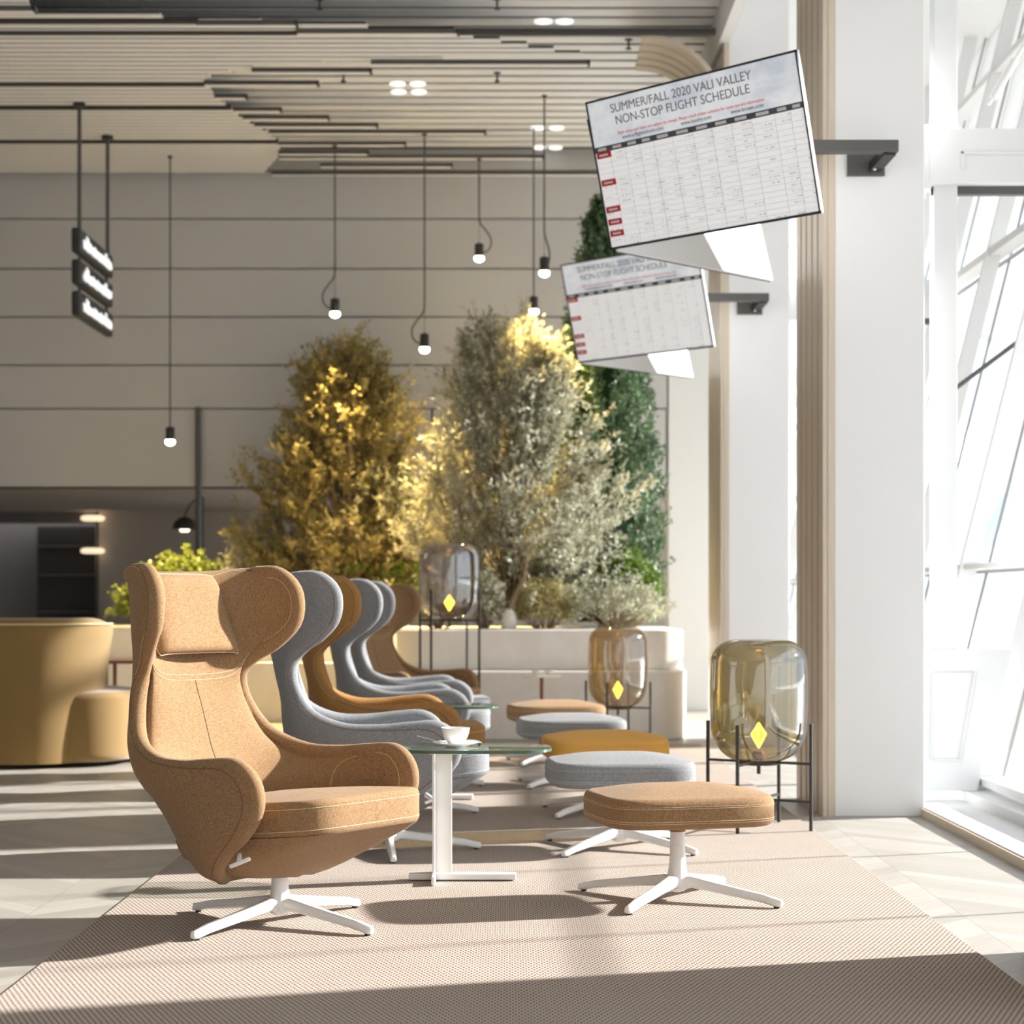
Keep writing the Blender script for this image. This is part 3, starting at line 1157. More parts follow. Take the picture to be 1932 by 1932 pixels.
tb = make_table()
tb.location = (-.243, 6.76, .008)
tag(tb, 'glass topped side table with white column in front of the grey chair', 'side table', 'glass side tables between the chairs')
tb2 = copy_tree(tb)
tb2.location = (-.455, 9.55, .008)
tag(tb2, 'farther glass side table half hidden behind the gold-tinted and ochre seats', 'side table', 'glass side tables between the chairs')
zt = .008 + .486
cup = make_cup()
cup.location = (-.198, 6.90, zt + .0065)
tag(cup, 'white porcelain coffee cup on the front glass side table', 'cup')
sc_ = make_saucer()
sc_.location = (-.198, 6.90, zt)
tag(sc_, 'white saucer under the cup on the front glass side table', 'saucer')
sp_ = MB()
sp_.tube([(-.015, -.01, 0), (-.05, -.012, .006), (-.085, -.014, .016), (-.125, -.016, .026)], [.002, .0016, .0016, .0026], 8)
sp_ = sp_.build('teaspoon', M['chrome'])
sp_.location = (-.215, 6.865, zt + .019)
tag(sp_, 'thin metal teaspoon resting on the saucer edge', 'spoon')

# small round cafe table in front of the planter
t = thing('cafe_table', 'tiny round table on a thin brown pole in front of the stone planter', 'side table', (.23, 13.0, .008))
MB().lathe([(.125, .497), (.135, .50), (.135, .512), (.13, .514)], 36).build('table_top', M['white_metal'], t)
MB().lathe([(.013, .01), (.013, .497)], 16).build('pole', M['brown_wood'], t)
MB().lathe([(.11, 0), (.11, .006), (.02, .012)], 30).build('base', M['brown_wood'], t)
for dx, dy, lab in ((-.04, -.03, 'small white cup on the left of the tiny round table'), (.05, .02, 'small white cup on the right of the tiny round table')):
    c = copy_tree(cup)
    c.scale = (.55, .55, .5)
    c.location = (.23 + dx, 13.0 + dy, .008 + .514)
    tag(c, lab, 'cup', 'cups on the tiny table')


# ================================================================== LAMPS
def make_lamp(glass, legtop, zb, R_=.222, H=.56, zs=(.0,), name='floor_lamp', leg_h=.48, rings=(.30, .13)):
    t = thing(name, 'x', 'floor lamp')
    prof = []
    rb, rt_ = .165, .118
    n = 12
    prof.append((.045, .003))
    for k in range(n + 1):
        a = PI / 2 * k / n
        prof.append((R_ - .004 - rb + rb * math.sin(a) ** .92, (rb - rb * math.cos(a) ** .92) * 1.05))
    for k in range(1, 8):
        q = k / 8
        prof.append((R_ - .004 + .004 * math.sin(q * PI), rb * 1.05 + (H - rb * 1.05 - rt_) * q))
    for k in range(n + 1):
        a = PI / 2 * (1 - k / n)
        prof.append((R_ - .004 - rt_ + rt_ * math.sin(a) ** .95, H - rt_ + rt_ * math.cos(a) ** .95 * .96))
    prof.append((.02, H - rt_ + rt_ * .98))
    gl = MB().lathe(prof, 56, (0, 0, zb), close=False).build('glass_globe', glass, t, angle=80)
    for p in gl.data.polygons: p.use_smooth = True
    # legs: square tubes on a circle of radius .25
    for k in range(4):
        a = R(-29.5) + k * PI / 2
        x, y = .25 * math.cos(a), .25 * math.sin(a)
        MB().obox((x, y, 0), (x, y, leg_h), .014, .014, up=(math.cos(a), math.sin(a), 0)).build('leg', M['black'], t, False, .002)
    for z in rings:
        mb = MB()
        for k in range(2):
            a = R(-29.5) + k * PI / 2
            mb.obox((.25 * math.cos(a), .25 * math.sin(a), z), (-.25 * math.cos(a), -.25 * math.sin(a), z), .009, .012)
        mb.build('cross_brace', M['black'], t, False)
    MB().lathe([(.09, zb - .012), (.095, zb - .008), (.095, zb + .0), (.06, zb + .003)], 30).build('tray', M['black'], t)
    MB().lathe([(.009, zb - .055), (.009, zb - .01)], 12).build('switch', M['black'], t)
    MB().lathe([(.03, zb + .004), (.03, zb + .035), (.02, zb + .05)], 20).build('socket', M['brown_wood'], t)
    # diamond-shaped bulb: wire frame of glowing filament round a tube
    mb = MB()
    zc, hh, rw = zb + .120, .056, .036
    for k in range(6):
        a = k * PI / 3 + .3
        m_ = (rw * math.cos(a), rw * math.sin(a), zc + .006)
        mb.tube([(.0, 0, zc - hh), (m_[0] * .5, m_[1] * .5, zc - hh * .48), m_, (m_[0] * .5, m_[1] * .5, zc + hh * .5), (0, 0, zc + hh)], .0042, 6)
    fb = mb.build('filament', M['filament_core'], t)
    MB().lathe([(.002, -hh * .95), (rw * .86, .005), (.002, hh * .95)], 6, (0, 0, zc)).build('bulb', M['filament'], t, False)
    return t


l1 = make_lamp(M['amber_glass'], .48, .30)
l1.location = (1.135, 8.425, 0.008)
tag(l1, 'large olive glass floor lamp on black legs beside the nearest white column', 'floor lamp', 'glass floor lamps')
l2 = make_lamp(M['honey_glass'], .48, .30)
l2.location = (.75, 12.75, 0.008)
l2.rotation_euler = (0, 0, R(8))
l2.scale = (.93, .93, 1)
tag(l2, 'honey coloured glass floor lamp in front of the stone planter', 'floor lamp', 'glass floor lamps')
l3 = make_lamp(M['smoke_glass'], 1.0, .905, leg_h=1.12, rings=(.90, .50))
l3.location = (-.43, 13.42, 0)
tag(l3, 'tall smoky glass floor lamp rising behind the last tan chair', 'floor lamp', 'glass floor lamps')


# ================================================================== SCHEDULE SCREENS
def text_mesh(name, body, size, mat, parent, x, z, align='CENTER', yoff=-.0, bold=0, spacing=1.0):
    cu = bpy.data.curves.new(name, 'FONT')
    cu.body = body
    cu.size = size
    cu.align_x = align
    cu.align_y = 'CENTER'
    cu.extrude = .0006
    cu.offset = bold
    cu.space_character = spacing
    o = bpy.data.objects.new(name, cu)
    COL.objects.link(o)
    bpy.context.view_layer.update()
    me = bpy.data.meshes.new_from_object(o.evaluated_get(bpy.context.evaluated_depsgraph_get()))
    bpy.data.objects.remove(o)
    bpy.data.curves.remove(cu)
    # text lies in xy -> stand it in xz, facing -y
    me.transform(Matrix.Translation((x, yoff, z)) @ Matrix.Rotation(PI / 2, 4, 'X'))
    me.materials.clear()
    me.materials.append(mat)
    ob = bpy.data.objects.new(name, me)
    COL.objects.link(ob)
    ob.parent = parent
    return ob


W2, H2 = 1.23 / 2, .71 / 2


def make_display(name='display', content=True):
    t = thing(name, 'x', 'screen')
    MB().box(-W2, W2, .004, .022, -H2, H2).build('casing', M['white'], t, False, .004)
    bz = MB()
    for a, b, c, d in ((-W2, W2, H2 - .010, H2), (-W2, W2, -H2, -H2 + .012), (-W2, -W2 + .009, -H2, H2), (W2 - .009, W2, -H2, H2)):
        bz.box(a, b, -.004, .004, c, d)
    bz.build('bezel', M['bezel'], t, False)
    sc = MB().box(-W2 + .009, W2 - .009, -.001, .004, -H2 + .012, H2 - .010).build('screen', M['screen'], t, False)
    if not content:
        return t
    yo = -.0022
    text_mesh('title_text', 'SUMMER/FALL 2020 VALI VALLEY\nNON-STOP FLIGHT SCHEDULE', .0575, M['screen_ink'], sc, -.055, .285 - .018, yoff=yo)
    text_mesh('notice_text', 'Flight times and dates are subject to change. Please check airline websites for most current information', 0.0205, M['screen_redtext'], sc, -.02, .180, yoff=yo)
    text_mesh('website_text', 'www.a-flightinform.com', .026, M['screen_ink'], sc, -.30, .157, yoff=yo)
    text_mesh('website_text', 'www.lundry.com', .026, M['screen_ink'], sc, .02, .157, yoff=yo)
    text_mesh('website_text', 'www.brown.com', .026, M['screen_ink'], sc, .31, .157, yoff=yo)
    MB().box(-W2 + .009, W2 - .009, -.002, -.001, .108, .135).build('header_bar', M['screen_slate'], sc, False)
    cols = [-.606, -.515, -.42, -.33, -.245, -.13, -.01, .10, .21, .325, .45, .535, .606]
    for a, b in zip(cols[:-1], cols[1:]):
        m_, w_ = (a + b) / 2, (b - a) * .28
        MB().box(m_ - w_, m_ + w_, -.003, -.002, .1145, .1285).build('heading', M['white'], sc, False)
    mb = MB()
    for c in cols[1:-1]:
        mb.box(c - .0007, c + .0007, -.0018, -.001, -.34, .108)
    zr = [.108 - .0255 * k for k in range(1, 18)]
    for z in zr:
        mb.box(-W2 + .01, W2 - .01, -.0018, -.001, z - .0006, z + .0006)
    mb.build('grid_line', M['screen_faint'], sc, False)
    rnd = random.Random(5)
    for z, w_ in ((.094, .09), (-.037, .09), (-.165, .09), (-.225, .085), (-.28, .085)):
        rl = MB().box(-.600, -.600 + w_, -.0025, -.0015, z - .0145, z + .0145).build('red_label', M['screen_red'], sc, False)
        MB().box(-.600 + .016, -.600 + w_ * rnd.uniform(.7, .82), -.0034, -.0025, z - .005, z + .005).build('lettering', M['white'], rl, False, .002)
    return t


disp = make_display('flight_display')
psi, tau = .7714, .2665
C1 = Vector((.875, 8.559, 3.093))


def place_disp(o, C, psi, tau, flip=False):
    u = Vector((math.cos(psi), -math.sin(psi), 0))
    n = Vector((-math.sin(psi), -math.cos(psi), 0))
    if flip:
        u, n = Vector((-math.cos(psi), -math.sin(psi), 0)), Vector((-math.sin(psi), math.cos(psi), 0))
    v = Vector((0, 0, 1)) * math.cos(tau) + n * math.sin(tau)
    f = u.cross(v)      # front normal, = -local y
    m = Matrix((( u.x, -f.x, v.x), (u.y, -f.y, v.y), (u.z, -f.z, v.z)))
    o.matrix_world = Matrix.Translation(C) @ m.to_4x4()


def disp_center_back(C):
    """second screen sharing the hinge edge on the left and turning away"""
    u = Vector((math.cos(psi), -math.sin(psi), 0))
    hinge = C - u * W2
    u2 = Vector((math.cos(psi), math.sin(psi), 0))
    return hinge + u2 * (W2 + .03) + Vector((.0, .16, 0))


back = make_display('flight_display', False)
shift = Vector((-.0, 4.3, 0))
d2 = copy_tree(disp)
b2 = copy_tree(back)
for o, C, fl, lab in ((disp, C1, False, 'large flight schedule screen facing the camera, fixed to the nearer column'),
                      (back, disp_center_back(C1), True, 'white back of the screen behind the large flight schedule'),
                      (d2, C1 + shift, False, 'smaller farther flight schedule screen on the second column'),
                      (b2, disp_center_back(C1 + shift), True, 'white back of the screen behind the farther flight schedule')):
    place_disp(o, C, psi, tau, fl)
    tag(o, lab, 'screen', 'schedule screens on the columns')


def make_bracket():
    t = thing('screen_bracket', 'x', 'bracket')
    # origin on the column face
    MB().box(-.09, .09, -.02, 0, -.052, .055).build('wall_plate', M['dark_steel'], t, False, .003)
    MB().box(-.42, .105, -.27, -.20, .005, .060).build('arm', M['dark_steel'], t, False, .004)
    MB().obox((.04, -.01, -.01), (.07, -.235, .02), .06, .05, up=(0, 0, 1)).build('strut', M['black'], t, False, .004)
    MB().obox((-.42, -.235, .035), (-.75, -.05, .0), .05, .06).build('hanger', M['dark_steel'], t, False, .004)
    for dx, dz in ((.045, -.012), (.028, -.033)):
        MB().lathe([(.008, 0), (.008, .012), (.004, .016)], 16).build('bolt', M['chrome'], t)
        b = bpy.context.scene.collection.objects[-1]
        b.rotation_euler = (R(90), 0, 0)
        b.location = (dx, -.07, dz)
    return t


br = make_bracket()
br.location = (1.715, 8.92, 3.13)
tag(br, 'dark steel wall bracket holding the large flight screen', 'bracket', 'screen brackets on columns')
br2 = copy_tree(br)
br2.location = (1.715, 13.22, 3.13)
tag(br2, 'smaller dark bracket holding the farther flight screen', 'bracket', 'screen brackets on columns')


# ================================================================== HANGING SIGN
def script_line(seed, L):
    rnd = random.Random(seed)
    pts = []
    n = 46
    for k in range(n):
        q = k / (n - 1)
        pts.append((0, -L / 2 + L * q, .026 * math.sin(k * 1.9 + seed) * rnd.uniform(.6, 1.2)))
    return pts


for o_ in range(3):
    zc = 3.93 - .253 * o_
    t = thing('hanging_sign', ['topmost', 'middle', 'lowest'][o_] + ' of three stacked black sign boxes hanging at left', 'sign', (-3.46, 15.45, zc), 0, 'black hanging sign boxes')
    MB().box(-.04, .033, -.62, .62, -.10, .10).build('box', M['black'], t, False, .02, 4)
    if o_:
        for yy in (-.5, .5):
            MB().tube([(0, yy, .098), (0, yy, .1525)], .012, 8).build('link', M['black'], t)
    mb = MB()
    mb.tube([(.037, y, z - .005) for _, y, z in script_line(o_ * 3 + 1, 1.02)], .013, 6)
    mb.tube([(.037, y, z * .5 - .03) for _, y, z in script_line(o_ * 3 + 2, 1.0)], .015, 6)
    mb.tube([(.037, -.42, -.03), (.037, -.40, .06), (.037, -.35, .05), (.037, -.37, -.02)], .011, 6)
    mb.tube([(.037, .28, -.03), (.037, .30, .055), (.037, .33, .04)], .011, 6)
    mb.build('lettering', emis('sign_letters', (.85, .88, .92), .55) if o_ == 0 else bpy.data.materials['sign_letters'], t)
for yy, lab in ((14.95, 'nearer thin grey rod holding up the stacked sign boxes'), (16.0, 'farther thin grey rod holding up the stacked sign boxes')):
    t = thing('suspension_rod', lab, 'rod', (-3.46, yy, 4.03), 0, 'rods of the hanging sign')
    MB().tube([(0, 0, 0), (0, 0, 1.02)], .017, 12).build('rod', M['dark_steel'], t)
    MB().lathe([(.05, .99), (.05, 1.02)], 16).build('ceiling_cap', M['black'], t)

# ================================================================== PENDANTS
pend = [(632, 597, 271, -1, 'pendant spotlight with a curled cord above the left tree'),
        (801, 664, 249, -1, 'lowest central pendant spotlight, cord curling left, between the trees'),
        (904, 492, 296, 1, 'highest pendant spotlight, cord curling to the right'),
        (1027, 520, 180, .4, 'pendant spotlight farthest right, just left of the screens'),
        (1007, 592, 240, 0, 'straight pendant spotlight close below the farthest right one'),
        (321, 838, 295, 0, 'lone low pendant spotlight at the far left of the wall')]
for px, pb, pt_, curl, lab in pend:
    zc_ = 5.29 if px > 1000 else (5.05 if px < 400 else 5.02)
    s = (1135 - pt_) / ((5.03 if zc_ < 5.04 else zc_) - 1.035)
    if zc_ < 5.04:
        s = 3500 / (3500 / s + .035)
    Y = 3500 / s
    x = (px - 960) / s
    zb = 1.035 + (1135 - pb) / s
    t = thing('pendant_spotlight', lab, 'pendant lamp', (x, Y, zb), 0, 'pendant spotlights')
    MB().lathe([(.030, .035), (.038, .035), (.040, .04), (.040, .145), (.036, .152), (.008, .154), (.008, .165)], 24).build('lamp_body', M['black'], t, angle=40)
    MB().lathe([(.006, -.012), (.03, -.004), (.044, .014), (.040, .036)], 20).build('bulb', M['bulb'], t)
    top = zc_ - zb
    pts = [(0, 0, top), (0, 0, .75)]
    if curl:
        c = curl * .105
        pts += [(0, 0, .42), (c * .1, 0, .34), (c * .6, 0, .27), (c, 0, .20), (c * .95, 0, .12), (c * .5, 0, .075), (c * .3, 0, .09)]
        P_ = np.array(pts)
        pts = [tuple(catmull(P_, q)) for q in np.linspace(0, len(P_) - 1, 50)]
        MB().tube([(0, 0, .16), (0, 0, .75)], .0025, 6).build('wire', M['black'], t)
    else:
        pts += [(0, 0, .16)]
    MB().tube(pts, .0075, 8).build('cord', M['dark_steel'], t)
    MB().lathe([(.022, top - .012), (.022, top + .0)], 16).build('ceiling_cap', M['black'], t)
    ld = bpy.data.lights.new('pendant_light', 'SPOT')
    ld.energy = 500
    ld.color = (1, .72, .30)
    ld.spot_size = R(74)
    ld.spot_blend = .7
    ld.shadow_soft_size = .04
    lo = bpy.data.objects.new('pendant_light', ld)
    COL.objects.link(lo)
    lo.parent = t
    lo.location = (0, 0, -.03)
    if Y > 15.4:
        lo.rotation_euler = (R(-18), 0, 0)

for n_, pts_ in enumerate([[(750, 160), (788, 160), (752, 175), (790, 175)], [(1015, 243), (1050, 243), (1018, 280), (1048, 280)], [(1025, 42), (1065, 42)]]):
    t = thing('recessed_downlight', ['cluster of four small round downlights in the middle of the ceiling', 'cluster of four small round downlights near the rightmost pendants', 'pair of small round downlights near the top of the picture'][n_], 'ceiling light', (0, 0, 0), 0, 'ceiling downlights')
    for px, py in pts_:
        Y = 3500 * 4.245 / (1135 - py)
        MB().lathe([(.055, 5.278), (.065, 5.281), (.065, 5.289)], 18, ((px - 960) * Y / 3500, Y, 0)).build('lens', M['lens'], t)
for n_, (px, py) in enumerate([(603, 12), (938, 12), (938, 150), (1186, 88), (648, 150)]):
    Y = 3500 * 4.2 / (1135 - py)
    t = thing('sprinkler', ['sprinkler at the top edge, left of centre', 'sprinkler at the top edge, centre', 'small dark sprinkler amid the ceiling slats above the highest pendant', 'small dark sprinkler near the curved ribs', 'small dark sprinkler near the stepped slat ends'][n_], 'sprinkler', ((px - 960) * Y / 3500, Y, 5.29), 0, 'ceiling sprinklers')
    MB().lathe([(.03, -.006), (.03, 0)], 14).build('plate', M['dark_steel'], t)
    MB().lathe([(.022, -.075), (.022, -.068), (.008, -.06), (.008, -.006)], 12).build('nozzle', M['dark_steel'], t)

# ================================================================== PLANTERS
def rounded_tier(mb, x0, x1, y0, y1, z0, z1, r0, r1):
    """plan: rectangle with rounded near corners (r0 left, r1 right)"""
    pts = [(x1, y1), (x0, y1)]
    if r0:
        for k in range(9):
            a = PI + PI / 2 * k / 8
            pts.append((x0 + r0 + r0 * math.cos(a), y0 + r0 + r0 * math.sin(a)))
    else:
        pts.append((x0, y0))
    if r1:
        for k in range(9):
            a = -PI / 2 + PI / 2 * k / 8
            pts.append((x1 - r1 + r1 * math.cos(a), y0 + r1 + r1 * math.sin(a)))
    else:
        pts.append((x1, y0))
    mb.loft([[(x, y, z0) for x, y in pts], [(x, y, z1) for x, y in pts]])


t = thing('stone_planter', 'two-tier cream stone planter with rounded end behind the footstools', 'planter', (0, 0, 0), 0, 'stone planters')
mb = MB(); rounded_tier(mb, -1.32, 1.35, 13.83, 16.0, 0, .515, .3, .32); mb.build('lower_tier', M['stone'], t, True, .012, 3)
mb = MB(); rounded_tier(mb, -.87, 1.34, 14.08, 16.0, .515, .82, .3, .22); mb.build('upper_tier', M['stone'], t, True, .012, 3)
MB().box(-.75, 1.2, 14.35, 15.9, .78, .80).build('soil', M['soil'], t, False)
t = thing('stone_planter', 'farther long cream stone planter seen between the first chairs, left of the rounded one', 'planter', (0, 0, 0), 0, 'stone planters')
mb = MB(); rounded_tier(mb, -6.0, -1.34, 15.9, 17.3, 0, .515, .2, 0); mb.build('lower_tier', M['stone'], t, True, .012, 3)
mb = MB(); rounded_tier(mb, -5.8, -.92, 16.12, 17.3, .515, .82, .2, 0); mb.build('upper_tier', M['stone'], t, True, .012, 3)
MB().box(-5.6, -1.0, 16.3, 17.2, .78, .80).build('soil', M['soil'], t, False)


# ================================================================== PLANTS
def leaves_mesh(name, mat, parent, base, dirs, L, Wd, rnd):
    """base (n,3) points, dirs (n,3) leaf axes; one folded diamond per leaf"""
    n = len(base)
    base = np.array(base); dirs = np.array(dirs)
    dirs /= np.linalg.norm(dirs, axis=1)[:, None] + 1e-9
    rv = rnd.normal(size=(n, 3))
    side = np.cross(dirs, rv)
    side /= np.linalg.norm(side, axis=1)[:, None] + 1e-9
    l = L * rnd.uniform(.6, 1.25, (n, 1)); w = Wd * rnd.uniform(.7, 1.2, (n, 1))
    v = np.empty((n, 4, 3))
    v[:, 0] = base
    v[:, 1] = base + dirs * l * .5 + side * w / 2
    v[:, 2] = base + dirs * l
    v[:, 3] = base + dirs * l * .5 - side * w / 2
    me = bpy.data.meshes.new(name)
    me.vertices.add(n * 4)
    me.vertices.foreach_set('co', v.reshape(-1))
    me.loops.add(n * 4)
    me.loops.foreach_set('vertex_index', np.arange(n * 4, dtype=np.int32))
    me.polygons.add(n)
    me.polygons.foreach_set('loop_start', np.arange(0, n * 4, 4, dtype=np.int32))
    me.polygons.foreach_set('loop_total', np.full(n, 4, dtype=np.int32))
    me.update(calc_edges=True)
    me.materials.append(mat)
    o = bpy.data.objects.new(name, me)
    COL.objects.link(o)
    o.parent = parent
    return o


def tree(name, label, cat, loc, prof, leaf, seed, nbr=70, nsub=9, nleaf=26, L=.05, Wd=.016, trunk=.035, up=.9, sx=1, sy=1, group=None, z0=0.0, lobes=None, trunk_off=(0, 0)):
    z0 = -.035
    """prof: list of (height, radius) of the crown; boughs start from the trunk and reach the crown's outline"""
    rnd = np.random.default_rng(seed)
    t = thing(name, label, cat, loc, 0, group)
    hs = np.array([p[0] for p in prof]); rs = np.array([p[1] for p in prof])
    H = hs[-1]
    mb = MB()
    nst = 3
    for k in range(nst):
        a = k * 2 * PI / nst + seed
        mb.tube([(0.02 * math.cos(a) + trunk_off[0], .02 * math.sin(a), z0), (.06 * math.cos(a) + trunk_off[0] * .3, .06 * math.sin(a), H * .3), (.14 * rs.max() * math.cos(a), .14 * rs.max() * math.sin(a), H * .62), (.1 * math.cos(a), .1 * math.sin(a), H * .85)],
                [trunk, trunk * .75, trunk * .45, trunk * .15], 8)
    bases, dirs = [], []
    for i in range(nbr):
        # tip of a bough
        h = H * (rnd.uniform(.04, 1.0) ** .85)
        r = np.interp(h, hs, rs) * (rnd.uniform(.30, 1.0) ** .5) * rnd.choice([.8, .9, 1.0, 1.15])
        a = rnd.uniform(0, 2 * PI)
        if lobes is not None:
            r *= 1 + .28 * math.sin(a * lobes + h * 3.1 + seed)
        tip = np.array([r * math.cos(a) * sx, r * math.sin(a) * sy, h])
        h0 = max(.02, h - r * up - .25 * H * rnd.uniform(.3, 1))
        rt = np.array([trunk_off[0] * max(0, 1 - 3 * h0 / H), 0, h0])
        mid = (rt + tip) / 2 + np.array([math.cos(a) * sx, math.sin(a) * sy, -.3]) * r * .18
        ts = np.linspace(0, 1, 6)
        pts = [(1 - q) ** 2 * rt + 2 * q * (1 - q) * mid + q * q * tip for q in ts]
        mb.tube(pts, [trunk * .28 * (1 - .8 * q) for q in ts], 5)
        for j in range(nsub):
            q = rnd.uniform(.35, 1) if j else 1.0
            p = (1 - q) ** 2 * rt + 2 * q * (1 - q) * mid + q * q * tip
            d = np.array([math.cos(a) * .5 * sx, math.sin(a) * .5 * sy, .75]) + rnd.normal(size=3) * .42
            d /= np.linalg.norm(d)
            l = rnd.uniform(.14, .34) * max(.5, H / 2.2)
            e = p + d * l
            if j % 2 == 0:
                mb.tube([p, e], [.004, .0015], 4, cap=False)
            k = nleaf
            qq = rnd.uniform(0, 1, (k, 1))
            bp = p + (e - p) * qq + rnd.normal(size=(k, 3)) * .012
            bd = d * .8 + rnd.normal(size=(k, 3)) * .55
            bases.append(bp); dirs.append(bd)
    mb.build('branches', M['bark'], t, angle=80)
    leaves_mesh('foliage', leaf, t, np.concatenate(bases), np.concatenate(dirs), L, Wd, rnd)
    return t


# soil level of planters: z = .835
tree('olive_tree', 'broad golden olive tree, left of the two big ones, behind the chairs', 'tree', (-1.46, 16.6, .835),
     [(0, .3), (.25, .85), (.6, 1.08), (.95, .95), (1.3, .82), (1.7, .62), (2.0, .44), (2.3, .20), (2.48, .04)], M['olive_leaf'], 3, nbr=175, nsub=13, nleaf=24, L=.062, Wd=.021, sy=.36, group='planter trees')
tree('olive_tree', 'tall silvery olive tree, right of the golden one, over the planter', 'tree', (.0, 15.2, .835),
     [(0, .15), (.3, .55), (.7, .88), (1.1, .92), (1.5, .74), (1.9, .56), (2.2, .40), (2.42, .12)], M['silver_leaf'], 8, nbr=160, nsub=13, nleaf=24, L=.056, Wd=.019, sy=.5, group='planter trees', trunk_off=(.0, 0))
# slanting bare trunk in a pot at the front of the silvery tree
t = thing('potted_tree', 'pale leaning sapling in a grey pot at the planter front, below the silvery tree', 'tree', (.0, 14.55, .80))
MB().lathe([(.035, 0), (.06, .03), (.068, .08), (.055, .14), (.035, .17), (.03, .175)], 24).build('pot', M['stone'], t)
MB().tube([(0, 0, .15), (.05, 0, .28), (.12, 0, .42), (.14, 0, .58), (.18, 0, .8)], [.026, .022, .018, .014, .006], 8).build('trunk', M['bark'], t)
MB().tube([(.13, 0, .45), (.04, 0, .62), (.05, 0, .82)], [.012, .010, .004], 6).build('branch', M['bark'], t)
rnd = np.random.default_rng(4)
bs, ds = [], []
for k in range(130):
    c = np.array([.42, 0, .72]) + rnd.normal(size=3) * np.array([.24, .15, .26])
    d = rnd.normal(size=3) * .5 + np.array([.2, -.1, .6]); d /= np.linalg.norm(d)
    q = rnd.uniform(0, .18, (20, 1))
    bs.append(c + d * q + rnd.normal(size=(20, 3)) * .01); ds.append(d * .6 + rnd.normal(size=(20, 3)) * .6)
leaves_mesh('foliage', M['silver_leaf'], t, np.concatenate(bs), np.concatenate(ds), .045, .017, rnd)


def conifer(label, loc, H, rad, seed):
    rnd = np.random.default_rng(seed)
    t = thing('cypress', label, 'tree', loc)
    MB().tube([(0, 0, -.035), (0, 0, H * .9)], [.04, .01], 8).build('trunk', M['bark'], t)
    hs = np.array([0, .08, .3, .55, .8, .95, 1.0]) * H
    rs = np.array([.8, .97, 1.0, .80, .48, .2, .03]) * rad
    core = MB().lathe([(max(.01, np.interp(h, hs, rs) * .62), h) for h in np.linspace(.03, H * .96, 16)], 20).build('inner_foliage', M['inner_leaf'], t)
    bs, ds = [], []
    for i in range(2100):
        h = H * rnd.uniform(.02, 1)
        a = rnd.uniform(0, 2 * PI)
        r = np.interp(h, hs, rs) * rnd.uniform(.66, 1.05) * (1 + .12 * math.sin(a * 5 + h * 7))
        p = np.array([r * math.cos(a), r * math.sin(a), h - .04])
        d = np.array([math.cos(a) * .45, math.sin(a) * .45, 1.0]) + rnd.normal(size=3) * .2
        d /= np.linalg.norm(d)
        q = rnd.uniform(0, .14, (18, 1))
        bs.append(p + d * q + rnd.normal(size=(18, 3)) * .012)
        ds.append(d + rnd.normal(size=(18, 3)) * .5)
    leaves_mesh('foliage', M['cypress_leaf'], t, np.concatenate(bs), np.concatenate(ds), .042, .022, rnd)
    return t


conifer('tall dark green pointed cypress behind the schedule screens', (.80, 15.75, .835), 3.55, .46, 2)


def shrub(name, label, loc, sx, sy, h, leaf, seed, n=260, L=.035, Wd=.018, box=False, spiky=0, nl=18):
    rnd = np.random.default_rng(seed)
    t = thing(name, label, 'shrub', loc)
    mb = MB()
    bs, ds = [], []
    for i in range(n):
        if box:
            c = rnd.uniform(-1, 1, 3)
            k = rnd.integers(0, 3)
            if k < 2: c[k] = math.copysign(1, c[k])
            else: c[2] = 1
            p = np.array([c[0] * sx, c[1] * sy, h * (.55 + .43 * c[2])])
            d = c * .6 + rnd.normal(size=3) * .3
        else:
            a = rnd.uniform(0, 2 * PI); ph = math.acos(rnd.uniform(0, 1)); rr_ = rnd.uniform(.45, 1) ** .5
            p = np.array([sx * math.cos(a) * math.sin(ph) * rr_, sy * math.sin(a) * math.sin(ph) * rr_, .05 + (h - .08) * math.cos(ph) * rr_ * rnd.uniform(.85, 1.1)])
            d = np.array([p[0] / sx * .5, p[1] / sy * .5, .7]) + rnd.normal(size=3) * .35
        d /= np.linalg.norm(d) + 1e-9
        ln = .07 + spiky * rnd.uniform(.3, 1)
        q = rnd.uniform(0, ln, (nl, 1))
        bs.append(p + d * q + rnd.normal(size=(nl, 3)) * .014)
        ds.append(d * .6 + rnd.normal(size=(nl, 3)) * .6)
        if i % 5 == 0:
            mb.tube([(p[0] * .15, p[1] * .15, -.035), tuple(p * np.array([.7, .7, .6])), tuple(p + d * ln)], [.006, .004, .0015], 5, cap=False)
    mb.build('stems', M['bark'], t)
    leaves_mesh('foliage', leaf, t, np.concatenate(bs), np.concatenate(ds), L, Wd, rnd)
    return t


shrub('leafy_bush', 'bright green leafy bush behind the front tan chair', (-2.98, 16.7, .835), .58, .35, .66, M['green_leaf'], 5, 340, .045, .028)
shrub('leafy_bush', 'greyish green feathery bush between the bright bush and golden tree', (-2.35, 16.65, .835), .30, .28, .64, M['silver_leaf'], 6, 150, .045, .018, spiky=.08)
shrub('clipped_hedge', 'clipped golden green hedge just left of the tall lamp', (-1.15, 16.55, .835), .30, .2, .50, M['dark_leaf'], 7, 330, .03, .02, True)
shrub('clipped_hedge', 'dark glossy green hedge below the cypress', (.95, 15.3, .835), .33, .25, .62, M['dark_leaf'], 8, 380, .04, .026)
shrub('low_shrub', 'low silvery shrub at the right end of the planter', (.84, 14.62, .835), .40, .22, .36, M['silver_leaf'], 9, 200, .032, .013, spiky=.10)
shrub('low_shrub', 'dark low shrub in the middle of the planter front, beside the pot', (.28, 14.65, .835), .22, .2, .38, M['olive_leaf'], 10, 150, .035, .016, spiky=.03)
